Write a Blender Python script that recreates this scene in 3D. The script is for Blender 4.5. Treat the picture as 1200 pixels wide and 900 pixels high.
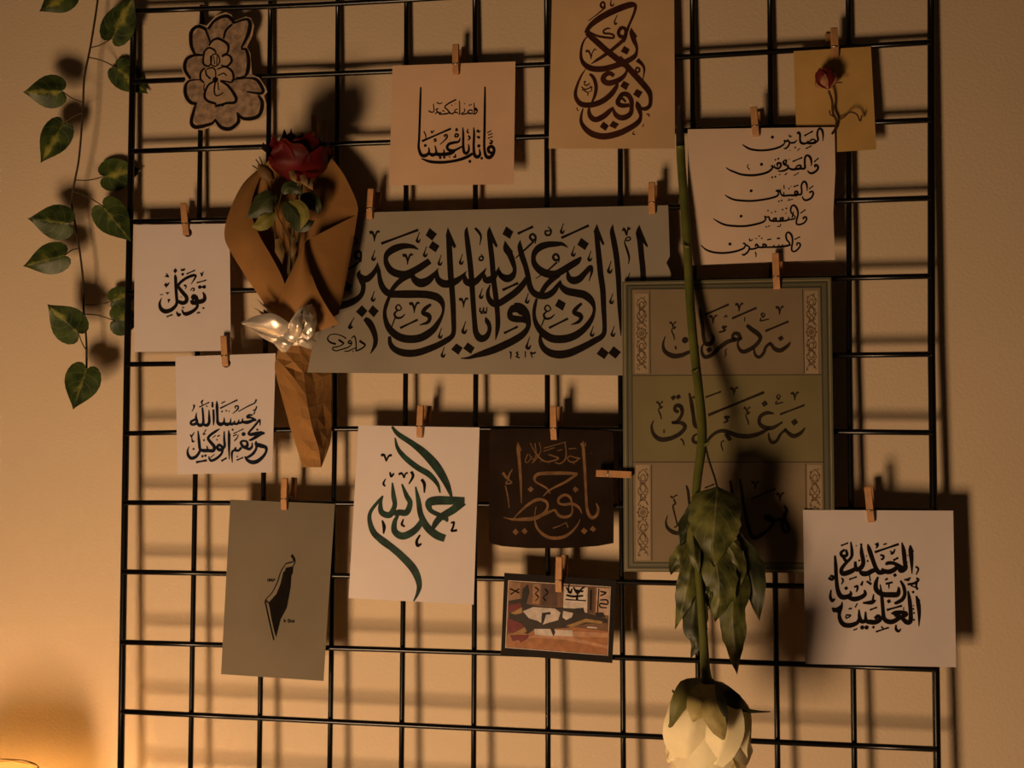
import bpy, math, random
import numpy as np
from mathutils import Vector, Matrix
from mathutils.geometry import delaunay_2d_cdt, tessellate_polygon

for o in list(bpy.data.objects): bpy.data.objects.remove(o)
scene = bpy.context.scene
COL = scene.collection
rng = random.Random(7)
PI = math.pi
CELL = 0.07                       # one grid cell, metres

# ------------------------------------------------------------------ frames
# grid frame: x right, y away from the room, z up, origin at the middle of the wire grid.
# the grid leans a little: its top is nearer to the wall (world Y = 0) than its foot
LEAN = 0.034
ORIGIN = np.array([0.0, -0.0200, 1.25])
YAW = .006
cy, sy, cl, sl = math.cos(YAW), math.sin(YAW), math.cos(LEAN), math.sin(LEAN)
EX = np.array([cy, sy, 0]); EY = np.array([-sy*cl, cy*cl, -sl]); EZ = np.array([-sy*sl, cy*sl, cl])
def world(p): return ORIGIN + EX*p[0] + EY*p[1] + EZ*p[2]

# ------------------------------------------------------------------ camera
rx, ry, rz, tx, ty, tz, FPX = -0.0390, 0.1684, -0.0042, -0.0271, -0.3663, 17.3232, 1500.0
def _R(rx, ry, rz):
    a = np.array([[1,0,0],[0,math.cos(rx),-math.sin(rx)],[0,math.sin(rx),math.cos(rx)]])
    b = np.array([[math.cos(ry),0,math.sin(ry)],[0,1,0],[-math.sin(ry),0,math.cos(ry)]])
    c = np.array([[math.cos(rz),-math.sin(rz),0],[math.sin(rz),math.cos(rz),0],[0,0,1]])
    return c @ b @ a
CM = _R(rx, ry, rz); CT = np.array([tx, ty, tz])
_c = -CM.T @ CT
CAM = np.array([_c[0], _c[2], -_c[1]])*CELL
def _ax(r): return np.array([r[0], r[2], -r[1]])
RIGHT, DOWN, FWD = _ax(CM[0]), _ax(CM[1]), _ax(CM[2])
camd = bpy.data.cameras.new('camera'); cam = bpy.data.objects.new('camera', camd); COL.objects.link(cam)
camd.sensor_fit = 'HORIZONTAL'; camd.sensor_width = 36; camd.lens = 36*FPX/1200; camd.clip_start = 0.05
def wdir(d): return EX*d[0] + EY*d[1] + EZ*d[2]
mw = Matrix.Identity(4)
for j, v in enumerate((wdir(RIGHT), -wdir(DOWN), -wdir(FWD), world(CAM))):
    for i in range(3): mw[i][j] = v[i]
cam.matrix_world = mw
scene.camera = cam

def P(px, py, y=0.0):
    """point of the grid frame on the plane at depth y that shows at photo position (px, py)"""
    d = FWD*FPX + RIGHT*(px-600) + DOWN*(py-450)
    return CAM + d*((y-CAM[1])/d[1])

# ------------------------------------------------------------------ world, lights, exposure
scene.view_settings.view_transform = 'Standard'; scene.view_settings.look = 'None'
scene.view_settings.gamma = 1; scene.view_settings.use_curve_mapping = False
scene.view_settings.exposure = 0.0
wd = bpy.data.worlds.new('room'); scene.world = wd; wd.use_nodes = True
wd.node_tree.nodes['Background'].inputs[0].default_value = (1.0, 0.62, 0.34, 1)
wd.node_tree.nodes['Background'].inputs[1].default_value = 0.018
# a warm lamp low on the left in front of the wall
ld = bpy.data.lights.new('key_lamp', 'AREA'); lo = bpy.data.objects.new('key_lamp', ld); COL.objects.link(lo)
ld.shape = 'RECTANGLE'; ld.size = 0.32; ld.size_y = 0.52
ld.color = (1.0, 0.62, 0.335); ld.energy = 9.3; ld.spread = math.radians(105)
lo.location = (-0.53, -1.36, 0.30)
lo.rotation_euler = (Vector((-0.20, 0, 0.72))-lo.location).to_track_quat('-Z', 'Y').to_euler()

# ------------------------------------------------------------------ materials
MATS = {}
def mat(name, col, rough=0.7, var=0.12, scale=30, bump=0.0, bscale=200, metal=0.0, spec=0.3, coat=0.0, sss=0.0, trans=0.0):
    if name in MATS: return MATS[name]
    if name != 'white_rose_petal': col = [c*.87 for c in col]
    m = bpy.data.materials.new(name); m.use_nodes = True; nt = m.node_tree; b = nt.nodes['Principled BSDF']
    b.inputs['Roughness'].default_value = rough; b.inputs['Metallic'].default_value = metal
    b.inputs['Specular IOR Level'].default_value = spec; b.inputs['Coat Weight'].default_value = coat
    if sss:
        b.inputs['Subsurface Weight'].default_value = sss; b.inputs['Subsurface Radius'].default_value = (.01,.006,.003); b.inputs['Subsurface Scale'].default_value = 0.4
    tc = nt.nodes.new('ShaderNodeTexCoord')
    n = nt.nodes.new('ShaderNodeTexNoise'); n.inputs['Scale'].default_value = scale; n.inputs['Detail'].default_value = 6
    nt.links.new(tc.outputs['Object'], n.inputs['Vector'])
    r = nt.nodes.new('ShaderNodeValToRGB')
    r.color_ramp.elements[0].position = 0.3; r.color_ramp.elements[1].position = 0.7
    r.color_ramp.elements[0].color = (*[c*(1-var) for c in col], 1); r.color_ramp.elements[1].color = (*[min(1, c*(1+var)) for c in col], 1)
    nt.links.new(n.outputs['Fac'], r.inputs[0]); nt.links.new(r.outputs[0], b.inputs['Base Color'])
    if bump:
        n2 = nt.nodes.new('ShaderNodeTexNoise'); n2.inputs['Scale'].default_value = bscale; n2.inputs['Detail'].default_value = 4
        nt.links.new(tc.outputs['Object'], n2.inputs['Vector'])
        bp = nt.nodes.new('ShaderNodeBump'); bp.inputs['Strength'].default_value = bump; bp.inputs['Distance'].default_value = 0.002
        nt.links.new(n2.outputs['Fac'], bp.inputs['Height']); nt.links.new(bp.outputs[0], b.inputs['Normal'])
    if trans:
        t = nt.nodes.new('ShaderNodeBsdfTranslucent'); nt.links.new(r.outputs[0], t.inputs[0])
        mx = nt.nodes.new('ShaderNodeMixShader'); mx.inputs[0].default_value = trans
        out = nt.nodes['Material Output']
        nt.links.new(b.outputs[0], mx.inputs[1]); nt.links.new(t.outputs[0], mx.inputs[2]); nt.links.new(mx.outputs[0], out.inputs[0])
    MATS[name] = m
    return m

def leaf_mat(name, dark, light, streak, amount, vein, rough=0.45):
    """leaf: dark blade, pale streak along the midrib and fine side veins, from the leaf's own UVs"""
    m = bpy.data.materials.new(name); m.use_nodes = True; nt = m.node_tree; b = nt.nodes['Principled BSDF']
    b.inputs['Roughness'].default_value = rough; b.inputs['Specular IOR Level'].default_value = 0.35
    N = nt.nodes.new; L = nt.links.new
    uv = N('ShaderNodeUVMap'); uv.uv_map = 'uv'
    sp = N('ShaderNodeSeparateXYZ'); L(uv.outputs[0], sp.inputs[0])
    def mth(op, a, c=None):
        k = N('ShaderNodeMath'); k.operation = op
        for i, v in enumerate((a, c)):
            if v is None: continue
            if isinstance(v, (int, float)): k.inputs[i].default_value = v
            else: L(v, k.inputs[i])
        return k.outputs[0]
    s = mth('ABSOLUTE', sp.outputs[0]); v = sp.outputs[1]
    oi = N('ShaderNodeObjectInfo'); tc = N('ShaderNodeTexCoord')
    ad = N('ShaderNodeVectorMath'); ad.operation = 'ADD'; L(tc.outputs['Object'], ad.inputs[0]); L(oi.outputs['Random'], ad.inputs[1])
    nz = N('ShaderNodeTexNoise'); nz.inputs['Scale'].default_value = 70; nz.inputs['Detail'].default_value = 5; L(ad.outputs[0], nz.inputs['Vector'])
    base = N('ShaderNodeMixRGB'); base.inputs[1].default_value = (*dark, 1); base.inputs[2].default_value = (*light, 1); L(mth('MULTIPLY', mth('SUBTRACT', nz.outputs[0], 0.36), 3.4), base.inputs[0]); base.use_clamp = True
    # streak: strong near the midrib, broken by noise
    k = mth('ADD', mth('SUBTRACT', amount, s), mth('MULTIPLY', mth('SUBTRACT', nz.outputs[0], 0.5), 1.6))
    k = mth('MULTIPLY', k, 2.2)
    kk = N('ShaderNodeClamp'); L(k, kk.inputs[0])
    mx = N('ShaderNodeMixRGB'); L(kk.outputs[0], mx.inputs[0]); L(base.outputs[0], mx.inputs[1]); mx.inputs[2].default_value = (*streak, 1)
    # veins
    w = mth('FRACT', mth('MULTIPLY', mth('SUBTRACT', v, mth('MULTIPLY', s, 0.42)), 5.0))
    side = mth('LESS_THAN', mth('ABSOLUTE', mth('SUBTRACT', w, 0.5)), 0.045)
    mid = mth('LESS_THAN', s, 0.035)
    vn = mth('MULTIPLY', mth('MAXIMUM', mth('MULTIPLY', side, 0.6), mid), 0.5)
    mx2 = N('ShaderNodeMixRGB'); L(vn, mx2.inputs[0]); L(mx.outputs[0], mx2.inputs[1]); mx2.inputs[2].default_value = (*vein, 1)
    L(mx2.outputs[0], b.inputs['Base Color'])
    bp = N('ShaderNodeBump'); bp.inputs['Strength'].default_value = 0.35; bp.inputs['Distance'].default_value = 0.001
    L(nz.outputs[0], bp.inputs['Height']); L(bp.outputs[0], b.inputs['Normal'])
    return m

# ------------------------------------------------------------------ mesh building (coordinates given in the grid frame)
class MB:
    def __init__(s): s.v = []; s.f = []; s.uv = []
    def add(s, vs, fs, uvs=None):
        o = len(s.v); s.v += [tuple(map(float, q)) for q in vs]; s.f += [tuple(i+o for i in f) for f in fs]
        s.uv += list(uvs) if uvs is not None else [(0, 0)]*len(vs)
        return s
    def tube(s, pts, rad, n=8, cap=True):
        pts = [np.array(p, float) for p in pts]; m = len(pts)
        if not hasattr(rad, '__len__'): rad = [rad]*m
        vs = []; up = None
        for i in range(m):
            t = pts[min(i+1, m-1)]-pts[max(i-1, 0)]; t /= (np.linalg.norm(t)+1e-12)
            if up is None: up = np.array([0, 0, 1.]) if abs(t[2]) < .9 else np.array([0, 1., 0])
            a = np.cross(t, up); a /= np.linalg.norm(a); b = np.cross(t, a); up = -b if np.dot(-b, up) > 0 else b
            for k in range(n):
                th = 2*PI*k/n; vs.append(pts[i]+rad[i]*(a*math.cos(th)+b*math.sin(th)))
        fs = [(i*n+k, i*n+(k+1) % n, (i+1)*n+(k+1) % n, (i+1)*n+k) for i in range(m-1) for k in range(n)]
        if cap: fs += [tuple(range(n)), tuple(range((m-1)*n, m*n))[::-1]]
        return s.add(vs, fs)
    def box(s, lo, hi):
        x0, y0, z0 = lo; x1, y1, z1 = hi
        return s.add([(x0,y0,z0),(x1,y0,z0),(x1,y1,z0),(x0,y1,z0),(x0,y0,z1),(x1,y0,z1),(x1,y1,z1),(x0,y1,z1)],
                     [(0,3,2,1),(4,5,6,7),(0,1,5,4),(1,2,6,5),(2,3,7,6),(3,0,4,7)])
    def grid(s, rows, uvs=None):
        m, n = len(rows), len(rows[0])
        return s.add([q for r in rows for q in r], [(i*n+j, i*n+j+1, (i+1)*n+j+1, (i+1)*n+j) for i in range(m-1) for j in range(n-1)],
                     [q for r in uvs for q in r] if uvs else None)
    def blob(s, c, r, n=8):
        vs = []; m = 6
        r = np.array(r) if hasattr(r, '__len__') else np.array([r, r, r])
        for i in range(m+1):
            th = PI*i/m
            for k in range(n): vs.append(np.array(c)+r*np.array([math.sin(th)*math.cos(2*PI*k/n), math.sin(th)*math.sin(2*PI*k/n), math.cos(th)]))
        return s.add(vs, [(i*n+k, (i+1)*n+k, (i+1)*n+(k+1) % n, i*n+(k+1) % n) for i in range(m) for k in range(n)])

def link(name, mb, material, parent=None, base=None, smooth=True, solid=0.0, sub=0, bevel=0.0):
    """one mesh object; base = point of the grid frame that becomes the origin of a top-level mesh"""
    if parent is not None: org = np.array(parent['_o'][:])
    else: org = world(base) if base is not None else np.zeros(3)
    if solid:                       # front, back and rim
        from collections import Counter
        V = [np.array(q) for q in mb.v]; F = list(mb.f); n = len(V); back = [q+np.array([0, solid, 0]) for q in V]
        cnt = Counter(frozenset((f[k], f[(k+1) % len(f)])) for f in F for k in range(len(f)))
        t = MB().add(V, F, mb.uv).add(back, [f[::-1] for f in F], mb.uv)
        t.f += [(f[(k+1) % len(f)], f[k], f[k]+n, f[(k+1) % len(f)]+n) for f in F for k in range(len(f)) if cnt[frozenset((f[k], f[(k+1) % len(f)]))] == 1]
        mb = t
    me = bpy.data.meshes.new(name)
    me.from_pydata([tuple(world(np.array(v))-org) for v in mb.v], [], mb.f)
    if any(u != (0, 0) for u in mb.uv):
        ul = me.uv_layers.new(name='uv'); li = np.zeros(len(me.loops), dtype=np.int32); me.loops.foreach_get('vertex_index', li)
        ul.data.foreach_set('uv', np.array(mb.uv, dtype=np.float32)[li].ravel())
    if smooth: me.polygons.foreach_set('use_smooth', [True]*len(me.polygons))
    me.materials.append(material); me.update()
    if solid and smooth: me.set_sharp_from_angle(angle=math.radians(50))
    o = bpy.data.objects.new(name, me); COL.objects.link(o)
    if parent is not None: o.parent = parent
    else: o.location = org
    o['_o'] = [float(x) for x in org]
    if bevel:
        k = o.modifiers.new('bevel', 'BEVEL'); k.width = bevel; k.segments = 2; k.limit_method = 'ANGLE'
    if sub:
        k = o.modifiers.new('smooth', 'SUBSURF'); k.levels = sub; k.render_levels = sub
    return o
def thing(name, label, cat, base, group=None):
    o = bpy.data.objects.new(name, None); COL.objects.link(o); o.empty_display_size = 0.02
    w = world(np.array(base)); o.location = w; o['_o'] = [float(x) for x in w]
    o['label'] = label; o['category'] = cat
    if group: o['group'] = group
    return o
def tag(o, label, cat, group=None):
    o['label'] = label; o['category'] = cat
    if group: o['group'] = group
    return o

def cat_rom(pts, n=5):
    """smooth curve through points (rows of any width)"""
    p = [np.array(q, float) for q in pts]
    if len(p) < 3: return p
    p = [2*p[0]-p[1]]+p+[2*p[-1]-p[-2]]
    out = []
    for i in range(1, len(p)-2):
        a, b, c, d = p[i-1:i+3]
        for k in range(n):
            t = k/n
            out.append(.5*((2*b)+(-a+c)*t+(2*a-5*b+4*c-d)*t*t+(-a+3*b-3*c+d)*t**3))
    out.append(p[-2]); return out

# ------------------------------------------------------------------ sheets of paper and what is written on them
def hom(quad):
    A = []; B = []
    for (x, y), (u, v) in zip(quad, ((0,0),(1,0),(1,1),(0,1))):
        A.append([x,y,1,0,0,0,-u*x,-u*y]); B.append(u); A.append([0,0,0,x,y,1,-v*x,-v*y]); B.append(v)
    h = np.append(np.linalg.solve(np.array(A, float), np.array(B, float)), 1).reshape(3, 3)
    def f(x, y):
        q = h @ np.array([x, y, 1.]); return q[0]/q[2], q[1]/q[2]
    return f
class Sheet:
    def __init__(s, quad, y, bend=None):
        s.quad = quad; s.y = y; s.uv = hom(quad); s.bend = bend or (lambda u, v: 0.0)
    def at(s, px, py, lift=0.0):
        u, v = s.uv(px, py)
        return P(px, py, s.y-s.bend(u, v)-lift)
    def mesh(s, outline=None, holes=(), step=9):
        ol = outline or s.quad
        pts = []; edges = []
        def ring(r):
            n0 = len(pts); k = []
            for i in range(len(r)):
                a = np.array(r[i], float); b = np.array(r[(i+1) % len(r)], float); m = max(1, int(np.linalg.norm(b-a)/step))
                for j in range(m): k.append(tuple(a+(b-a)*j/m))
            pts.extend(k); edges.extend([(n0+i, n0+(i+1) % len(k)) for i in range(len(k))]); return k
        rings = [ring(ol)]+[ring(h) for h in holes]
        def inside(x, y, r):
            c = False
            for i in range(len(r)):
                (x1, y1), (x2, y2) = r[i], r[i-1]
                if (y1 > y) != (y2 > y) and x < (x2-x1)*(y-y1)/(y2-y1)+x1: c = not c
            return c
        xs = [p[0] for p in ol]; ys = [p[1] for p in ol]
        gx = np.arange(min(xs)+step*.5, max(xs), step); gy = np.arange(min(ys)+step*.5, max(ys), step)
        for x in gx:
            for y in gy:
                if inside(x, y, ol) and min((x-q[0])**2+(y-q[1])**2 for q in pts) > (step*.3)**2: pts.append((x, y))
        vs, _, fs, *_r = delaunay_2d_cdt([Vector(p) for p in pts], edges, [], 1, 1e-5)
        mb = MB(); fl = []
        for f in fs:
            c = sum((vs[i] for i in f), Vector((0, 0)))/len(f)
            if not any(inside(c.x, c.y, h) for h in rings[1:]) and inside(c.x, c.y, rings[0]):
                a, b, d = [vs[i] for i in f[:3]]
                if (b-a).cross(d-a) > 0: f = f[::-1]      # photo y runs down: turn the face towards the room
                fl.append(f)
        mb.add([s.at(v.x, v.y) for v in vs], fl)
        return mb

MACRO = {'h': 'v 18 -60 4 -2 0 14 -8 30 26 10 42 22 28 12 8',
         'V': 'v -48 -30 34 -20 -38 26 0 10 18 2 62 6;v 2 58 8 15 -5 16 35 -45 22 60 -40 18',
         'm': 'v -42 -50 30 -15 -35 16 0 10 10;v 0 5 10 12 -35 12 36 -55 26;v 0 15 10 30 10 14 20 30 12 -10 30 10 -15 60 10 10 120 14 20 170 5'}
def ink(sheet, text, lift=0.00025, fat=1.0, seg=5):
    """pen strokes lying on a sheet: v = stroke with widths, l = straight stroke, p = filled shape, q = lozenge dot, d = round dot"""
    mb = MB()
    O = [0.0, 0.0, 1.0]
    def put(x, y): return sheet.at(O[0]+x/O[2], O[1]+y/O[2], lift)
    def stroke(a):
        c = cat_rom(a, seg); L = []; R = []
        for i, q in enumerate(c):
            t = c[min(i+1, len(c)-1)][:2]-c[max(i-1, 0)][:2]; t = t/(np.linalg.norm(t)+1e-9); n = np.array([-t[1], t[0]])*max(q[2]*fat, 1.05*O[2])*.5
            L.append(put(*(q[:2]+n))); R.append(put(*(q[:2]-n)))
        k = len(c)
        mb.add(L+R, [(i, i+1, k+i+1, k+i) for i in range(k-1)])
    def do(cmd):
        w = cmd.split()
        if not w: return
        k = w[0]; a = [float(x) for x in w[1:]]
        if k == 'O': O[:] = a
        elif k == 'v': stroke(np.array(a).reshape(-1, 3))
        elif k == 'l': stroke(np.array([[a[0], a[1], a[4]*1.15], [.5*(a[0]+a[2]), .5*(a[1]+a[3]), a[4]*.85], [a[2], a[3], a[4]*1.1]]))
        elif k == 'p':
            pg = np.array(a).reshape(-1, 2); tr = tessellate_polygon([[Vector((x, y, 0)) for x, y in pg]])
            mb.add([put(x, y) for x, y in pg], [tuple(t) for t in tr])
        elif k in 'qd':
            n = 4 if k == 'q' else 10; r = a[2]
            mb.add([put(a[0]+r*math.cos(2*PI*(i+.12)/n), a[1]+r*math.sin(2*PI*(i+.12)/n)) for i in range(n)], [tuple(range(n))])
        elif k in MACRO:
            sc = a[2] if len(a) > 2 else 1
            for c in MACRO[k].split(';'):
                b = np.array([float(x) for x in c.split()[1:]]).reshape(-1, 3)*sc; b[:, 0] += a[0]; b[:, 1] += a[1]; stroke(b)
    for c in text.replace('\n', ';').split(';'): do(c.strip())
    return mb
# ------------------------------------------------------------------ the writing, traced stroke by stroke (x y width ...)
T_BANNER = '''O 380 250 9
v 992 382 8 940 355 35 880 345 50 810 350 62 730 378 72 668 425 62 648 480 45 660 540 55 705 605 68 780 640 75 860 645 75 950 605 70 1030 558 68 1112 502 62
v 905 650 60 830 690 55 770 740 50 720 800 45 680 870 36
v 562 525 8 545 585 38 512 640 52 455 690 66 400 690 70 365 645 48 378 600 6
v 390 700 60 412 770 48 395 850 48 345 905 58 270 945 68 180 975 68 110 988 50 50 990 14
p 225 715 295 765 255 830 180 785
v 385 515 14 385 450 24 380 410 24 345 405 24 325 440 24 340 475 26 380 480 26 340 535 22 280 575 20 205 610 12
v 340 240 12 310 250 14 340 280 14 345 315 14 310 320 14
V 525 238;h 515 450;l 600 320 990 175 24;h 985 260;h 1060 410;V 875 480;h 510 880
O 380 340 9
v 690 60 30 655 150 38 637 230 36 645 310 45 675 390 60 730 455 72 810 502 78 900 518 78 1000 508 78 1080 470 75 1150 415 65 1200 345 48 1240 270 30 1255 200 28 1240 130 55 1190 78 75 1100 50 75 1000 43 75 880 43 78 760 43 72 690 40 68 630 -5 62 597 -70 54 582 -140 42 572 -210 38 560 -292 6
p 395 160 455 220 400 288 332 228;p 508 160 575 220 522 288 462 225
v 316 290 5 280 350 16 268 395 36 300 385 14
v 425 300 40 470 340 66 515 420 60 540 510 48 535 575 42 510 630 24 486 672 5
v 815 195 12 790 155 14 765 165 16 755 195 18 790 215 14 820 190 12;v 770 215 16 740 250 22 760 290 24 810 290 20 850 255 10;v 745 295 14 710 390 12
V 945 180;l 800 400 985 312 22
v 688 488 30 695 560 44 735 618 58 810 655 70 900 668 72 1000 655 70 1100 622 66 1200 580 62 1290 530 58 1345 488 50 1365 430 46 1363 300 50 1357 150 54 1347 0 55 1335 -130 58 1325 -300 58 1315 -500 54 1308 -590 42 1303 -655 6
O 380 380 17.143
v 705 330 45 760 370 40 815 410 35 800 450 30 740 495 30 670 525 30 635 530 25 640 460 22 635 350 25 615 260 25 590 240 25 540 290 15
v 640 470 12 560 505 18 480 540 20 400 545 12
v 545 350 25 510 330 28 480 365 28 510 390 28 550 370 25 535 420 22 470 470 22 400 490 22 320 515 20 230 535 18 170 510 18 170 470 18 240 460 18 330 430 20 385 385 30 340 350 38 285 310 38
v 440 290 22 370 245 20 280 210 16 190 200 16 110 220 18 70 270 24 75 320 28 130 370 32 235 400 36
d 175 50 16;d 575 545 14
O 480 250 9
p 403 150 492 350 470 372 440 330 415 320 380 235
p 210 155 288 220 238 288 168 232;p 240 292 315 345 275 412 200 360
h 315 500;h 540 490;h 750 850
v 25 615 20 45 690 60 110 735 85 185 715 78 250 655 50 303 582 6
v 290 605 14 295 690 55 350 740 75 420 742 75 490 715 65 555 665 40 598 612 6
v 580 640 14 590 710 60 640 735 75 700 715 65 760 650 45 808 578 6
v 790 640 14 800 700 60 850 700 70 900 660 50 945 565 6
v 940 600 14 960 655 50 1020 690 72
v 606 145 6 598 195 38 612 320 52 632 480 54 650 660 54 662 830 52 672 980 50 685 1150 50 700 1260 58 745 1320 72 805 1305 60 840 1240 42 838 1180 42 815 1135 44 800 1095 8
v 690 155 24 730 200 26 752 250 20 740 335 6
v 750 430 6 775 465 16 765 495 18 735 490 18 740 460 14 775 460 12
v 843 145 6 840 200 44 850 320 50 870 500 52 885 700 52 905 850 52 920 980 50 928 1080 48 930 1170 48 922 1250 36 906 1335 6
p 843 140 930 345 912 362 880 315 850 300 818 220
O 480 340 9
v 1235 -130 40 1195 -60 60 1120 20 66 1030 85 66 940 140 66 880 140 66 835 90 48 825 20 36 850 -60 10
v 225 150 26 165 195 40 140 240 40 190 262 50 212 290 40 190 340 34 105 368 8
V 565 130 .9
v 745 185 14 742 225 16 770 225 14 780 185 12 782 225 14 808 228 14 815 180 10;l 748 246 815 240 14
h 570 400 1.2;h 318 460;h 348 660;p 492 562 560 610 515 683 438 625;p 612 552 685 608 648 675 565 615
O 580 250 9
v 40 590 14 65 655 50 125 688 75 180 665 65 208 600 38 190 520 52 155 430 62 120 370 66 105 292 6
p 105 292 190 405 175 430 140 400
v 265 286 6 262 350 46 285 450 56 320 550 52 345 650 52 365 760 56 400 830 60 460 865 66 540 870 66 610 830 60 655 770 45 690 705 6
p 118 138 193 195 158 270 78 220;l 240 215 402 140 24
v 425 320 10 428 250 22 395 218 22 368 250 24 395 285 24 430 270 20;v 410 295 20 330 370 20 215 475 10
v 558 140 6 590 180 18 580 225 20 540 228 20 532 190 18 580 185 12
h 705 165;l 700 260 990 128 24;p 908 258 990 320 950 388 868 332;h 822 405;h 995 455
v 768 360 6 710 325 34 640 325 52 560 330 62 480 355 70 425 405 60 405 470 46 420 540 58 480 605 72 560 640 78 640 640 72 720 600 70 800 550 68 870 505 60 908 462 20
v 680 650 40 600 700 55 540 760 52 500 820 48 480 850 30
v 672 520 10 672 460 22 640 430 22 612 460 24 635 495 24 678 485 20;v 655 515 20 560 600 16 430 690 8
v 765 605 14 780 680 55 830 710 75 890 690 70 945 635 55 1000 575 50 1028 555 20;v 1016 565 34 1020 620 26 992 715 5
l 80 810 245 735 24
O 580 340 9
v 690 -100 8 700 -40 48 760 10 72 850 30 76 940 50 78 1010 105 66 1045 180 34 1040 250 34 1010 320 50 950 400 62 870 465 72 780 505 78 690 518 80 600 510 78 520 465 72 460 400 58 425 330 44 412 250 36 420 170 34 440 90 24
v 478 470 24 482 550 44 520 620 60 590 665 72 680 680 80 780 665 78 880 625 72 980 575 66 1060 530 62 1120 495 54 1152 445 46 1155 350 44 1147 200 50 1137 0 56 1115 -160 57 1100 -310 56 1085 -460 52 1072 -580 46 1066 -630 36 1075 -690 6
v 272 262 14 245 218 46 200 195 80 160 230 54 165 285 60 220 305 66 290 310 60 340 330 50
v 200 172 70 262 182 84 318 240 84 350 330 56 345 400 48 290 470 65 200 530 72 100 580 74 0 625 74 -100 660 66 -200 690 46 -280 715 26 -360 720 6
l 95 455 240 385 22;h 345 565 1.2;v 150 655 10 168 660 16 165 725 10;v 245 650 12 225 665 14 245 680 12 225 700 14 260 715 14;v 320 645 12 320 710 10
v 372 655 18 400 668 18 430 655 18;v 378 665 14 395 715 10
p 670 93 747 140 715 218 632 165
v 592 200 12 565 165 14 540 165 16 525 200 18 560 225 14 592 200 12;v 545 225 16 515 260 22 535 300 24 585 295 20 630 255 10;v 520 300 14 490 380 12
l 570 400 770 300 22;v 915 140 26 860 190 40 835 235 44 890 262 52 910 290 40 880 335 34 805 365 8
h 1020 440;h 335 90
O 670 250 9
p 265 115 345 325 325 337 300 290 270 260 228 195
v 433 120 6 425 190 44 445 300 56 470 450 56 490 650 54 497 810 48 505 1010 40 515 1210 20 518 1290 4
v 535 165 44 560 180 24 580 235 16;v 582 230 12 588 185 14 608 150 40;v 565 270 14 600 250 14 620 272 14 590 290 14 565 280 12 560 320 14 585 390 22 605 470 18 598 535 5
v 713 125 6 705 200 54 720 300 56 735 450 56 750 600 56 755 760 56
p 713 125 803 345 795 360 755 315 725 290 672 210
h 395 575 1.15;h 415 905;h 430 1250;h 592 690
O 670 340 9
p 315 600 390 660 345 728 262 672;p 440 592 518 655 462 724 385 665'''
T_TOP = '''O 485 95 9
v 72 65 12 68 200 17 62 400 18 55 600 18 50 700 20 75 775 26 112 788 30 150 768 24 160 735 16 155 700 8
v 160 765 20 200 780 30 235 755 20 222 680 8;v 225 770 20 270 778 28 320 760 16
v 490 600 8 470 640 18 420 650 22 370 665 24 350 700 22 375 730 24 430 730 20 510 690 14
v 440 725 16 405 755 26 350 770 30 290 775 26 240 765 22;v 320 765 16 315 720 6
v 515 490 8 520 560 18 520 680 20 530 750 24 560 760 24 580 720 18 575 665 8
v 630 490 8 635 560 18 630 690 20 640 780 26 670 800 30 697 775 22 690 715 8
v 620 765 22 560 800 26 480 830 24 380 850 22 280 858 24 170 850 22 80 818 10
v 750 60 12 748 250 18 745 500 20 742 700 20 760 790 26 800 805 30 835 770 26 845 720 24 820 690 26 785 710 26 795 750 24 840 760 20
d 590 848 16;d 715 815 14;d 685 685 18;d 120 680 16;d 278 808 15;d 320 805 14;d 375 800 8;v 415 800 12 438 800 14 435 770 8
v 800 625 10 825 635 14 815 660 16 795 650 12;l 775 545 815 525 9;l 785 570 828 555 9;l 780 605 830 585 9
v 660 535 10 675 515 10 680 540 12 700 525 10;v 665 585 12 690 600 16 680 580 10
v 570 505 8 562 535 12 580 550 12;v 572 575 10 590 600 16 570 625 8
v 430 590 10 440 560 14 465 565 14 462 585 14 430 590 10;v 440 525 10 448 500 10 460 520 10 440 528 8
l 85 635 390 502 16;v 105 530 8 125 575 10 125 605 6;v 180 525 10 190 545 12 205 530 10 212 520 8
v 335 590 10 320 575 12 340 565 12 352 585 14 330 620 12 275 670 6;v 208 625 10 225 610 12 232 632 12 210 638 10
v 665 300 10 650 285 10 650 305 12 670 310 10 650 345 10 620 345 8;v 635 230 7 637 340 9;v 620 335 10 590 345 12 570 320 10 600 305 10 620 320 8
d 585 255 8;d 605 250 7;d 535 240 6;v 570 340 10 520 350 10 500 345 8 535 320 8 530 290 7;v 480 210 7 483 340 9 470 345 6
v 465 335 10 440 330 10 430 310 8 460 295 8;v 440 325 10 400 345 10 380 335 10 350 300 10 325 275 10 360 240 12 445 195 12
d 400 255 6;d 440 240 5;d 405 350 5;v 385 335 10 340 345 12 300 350 10 270 350 10 265 340 8;v 320 320 10 300 310 8
v 290 335 10 255 330 10 235 300 10 260 290 8;v 240 225 8 270 240 8 300 228 7;v 205 240 7 210 320 9 170 325 10 155 310 8;v 250 330 10 220 345 8'''
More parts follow.
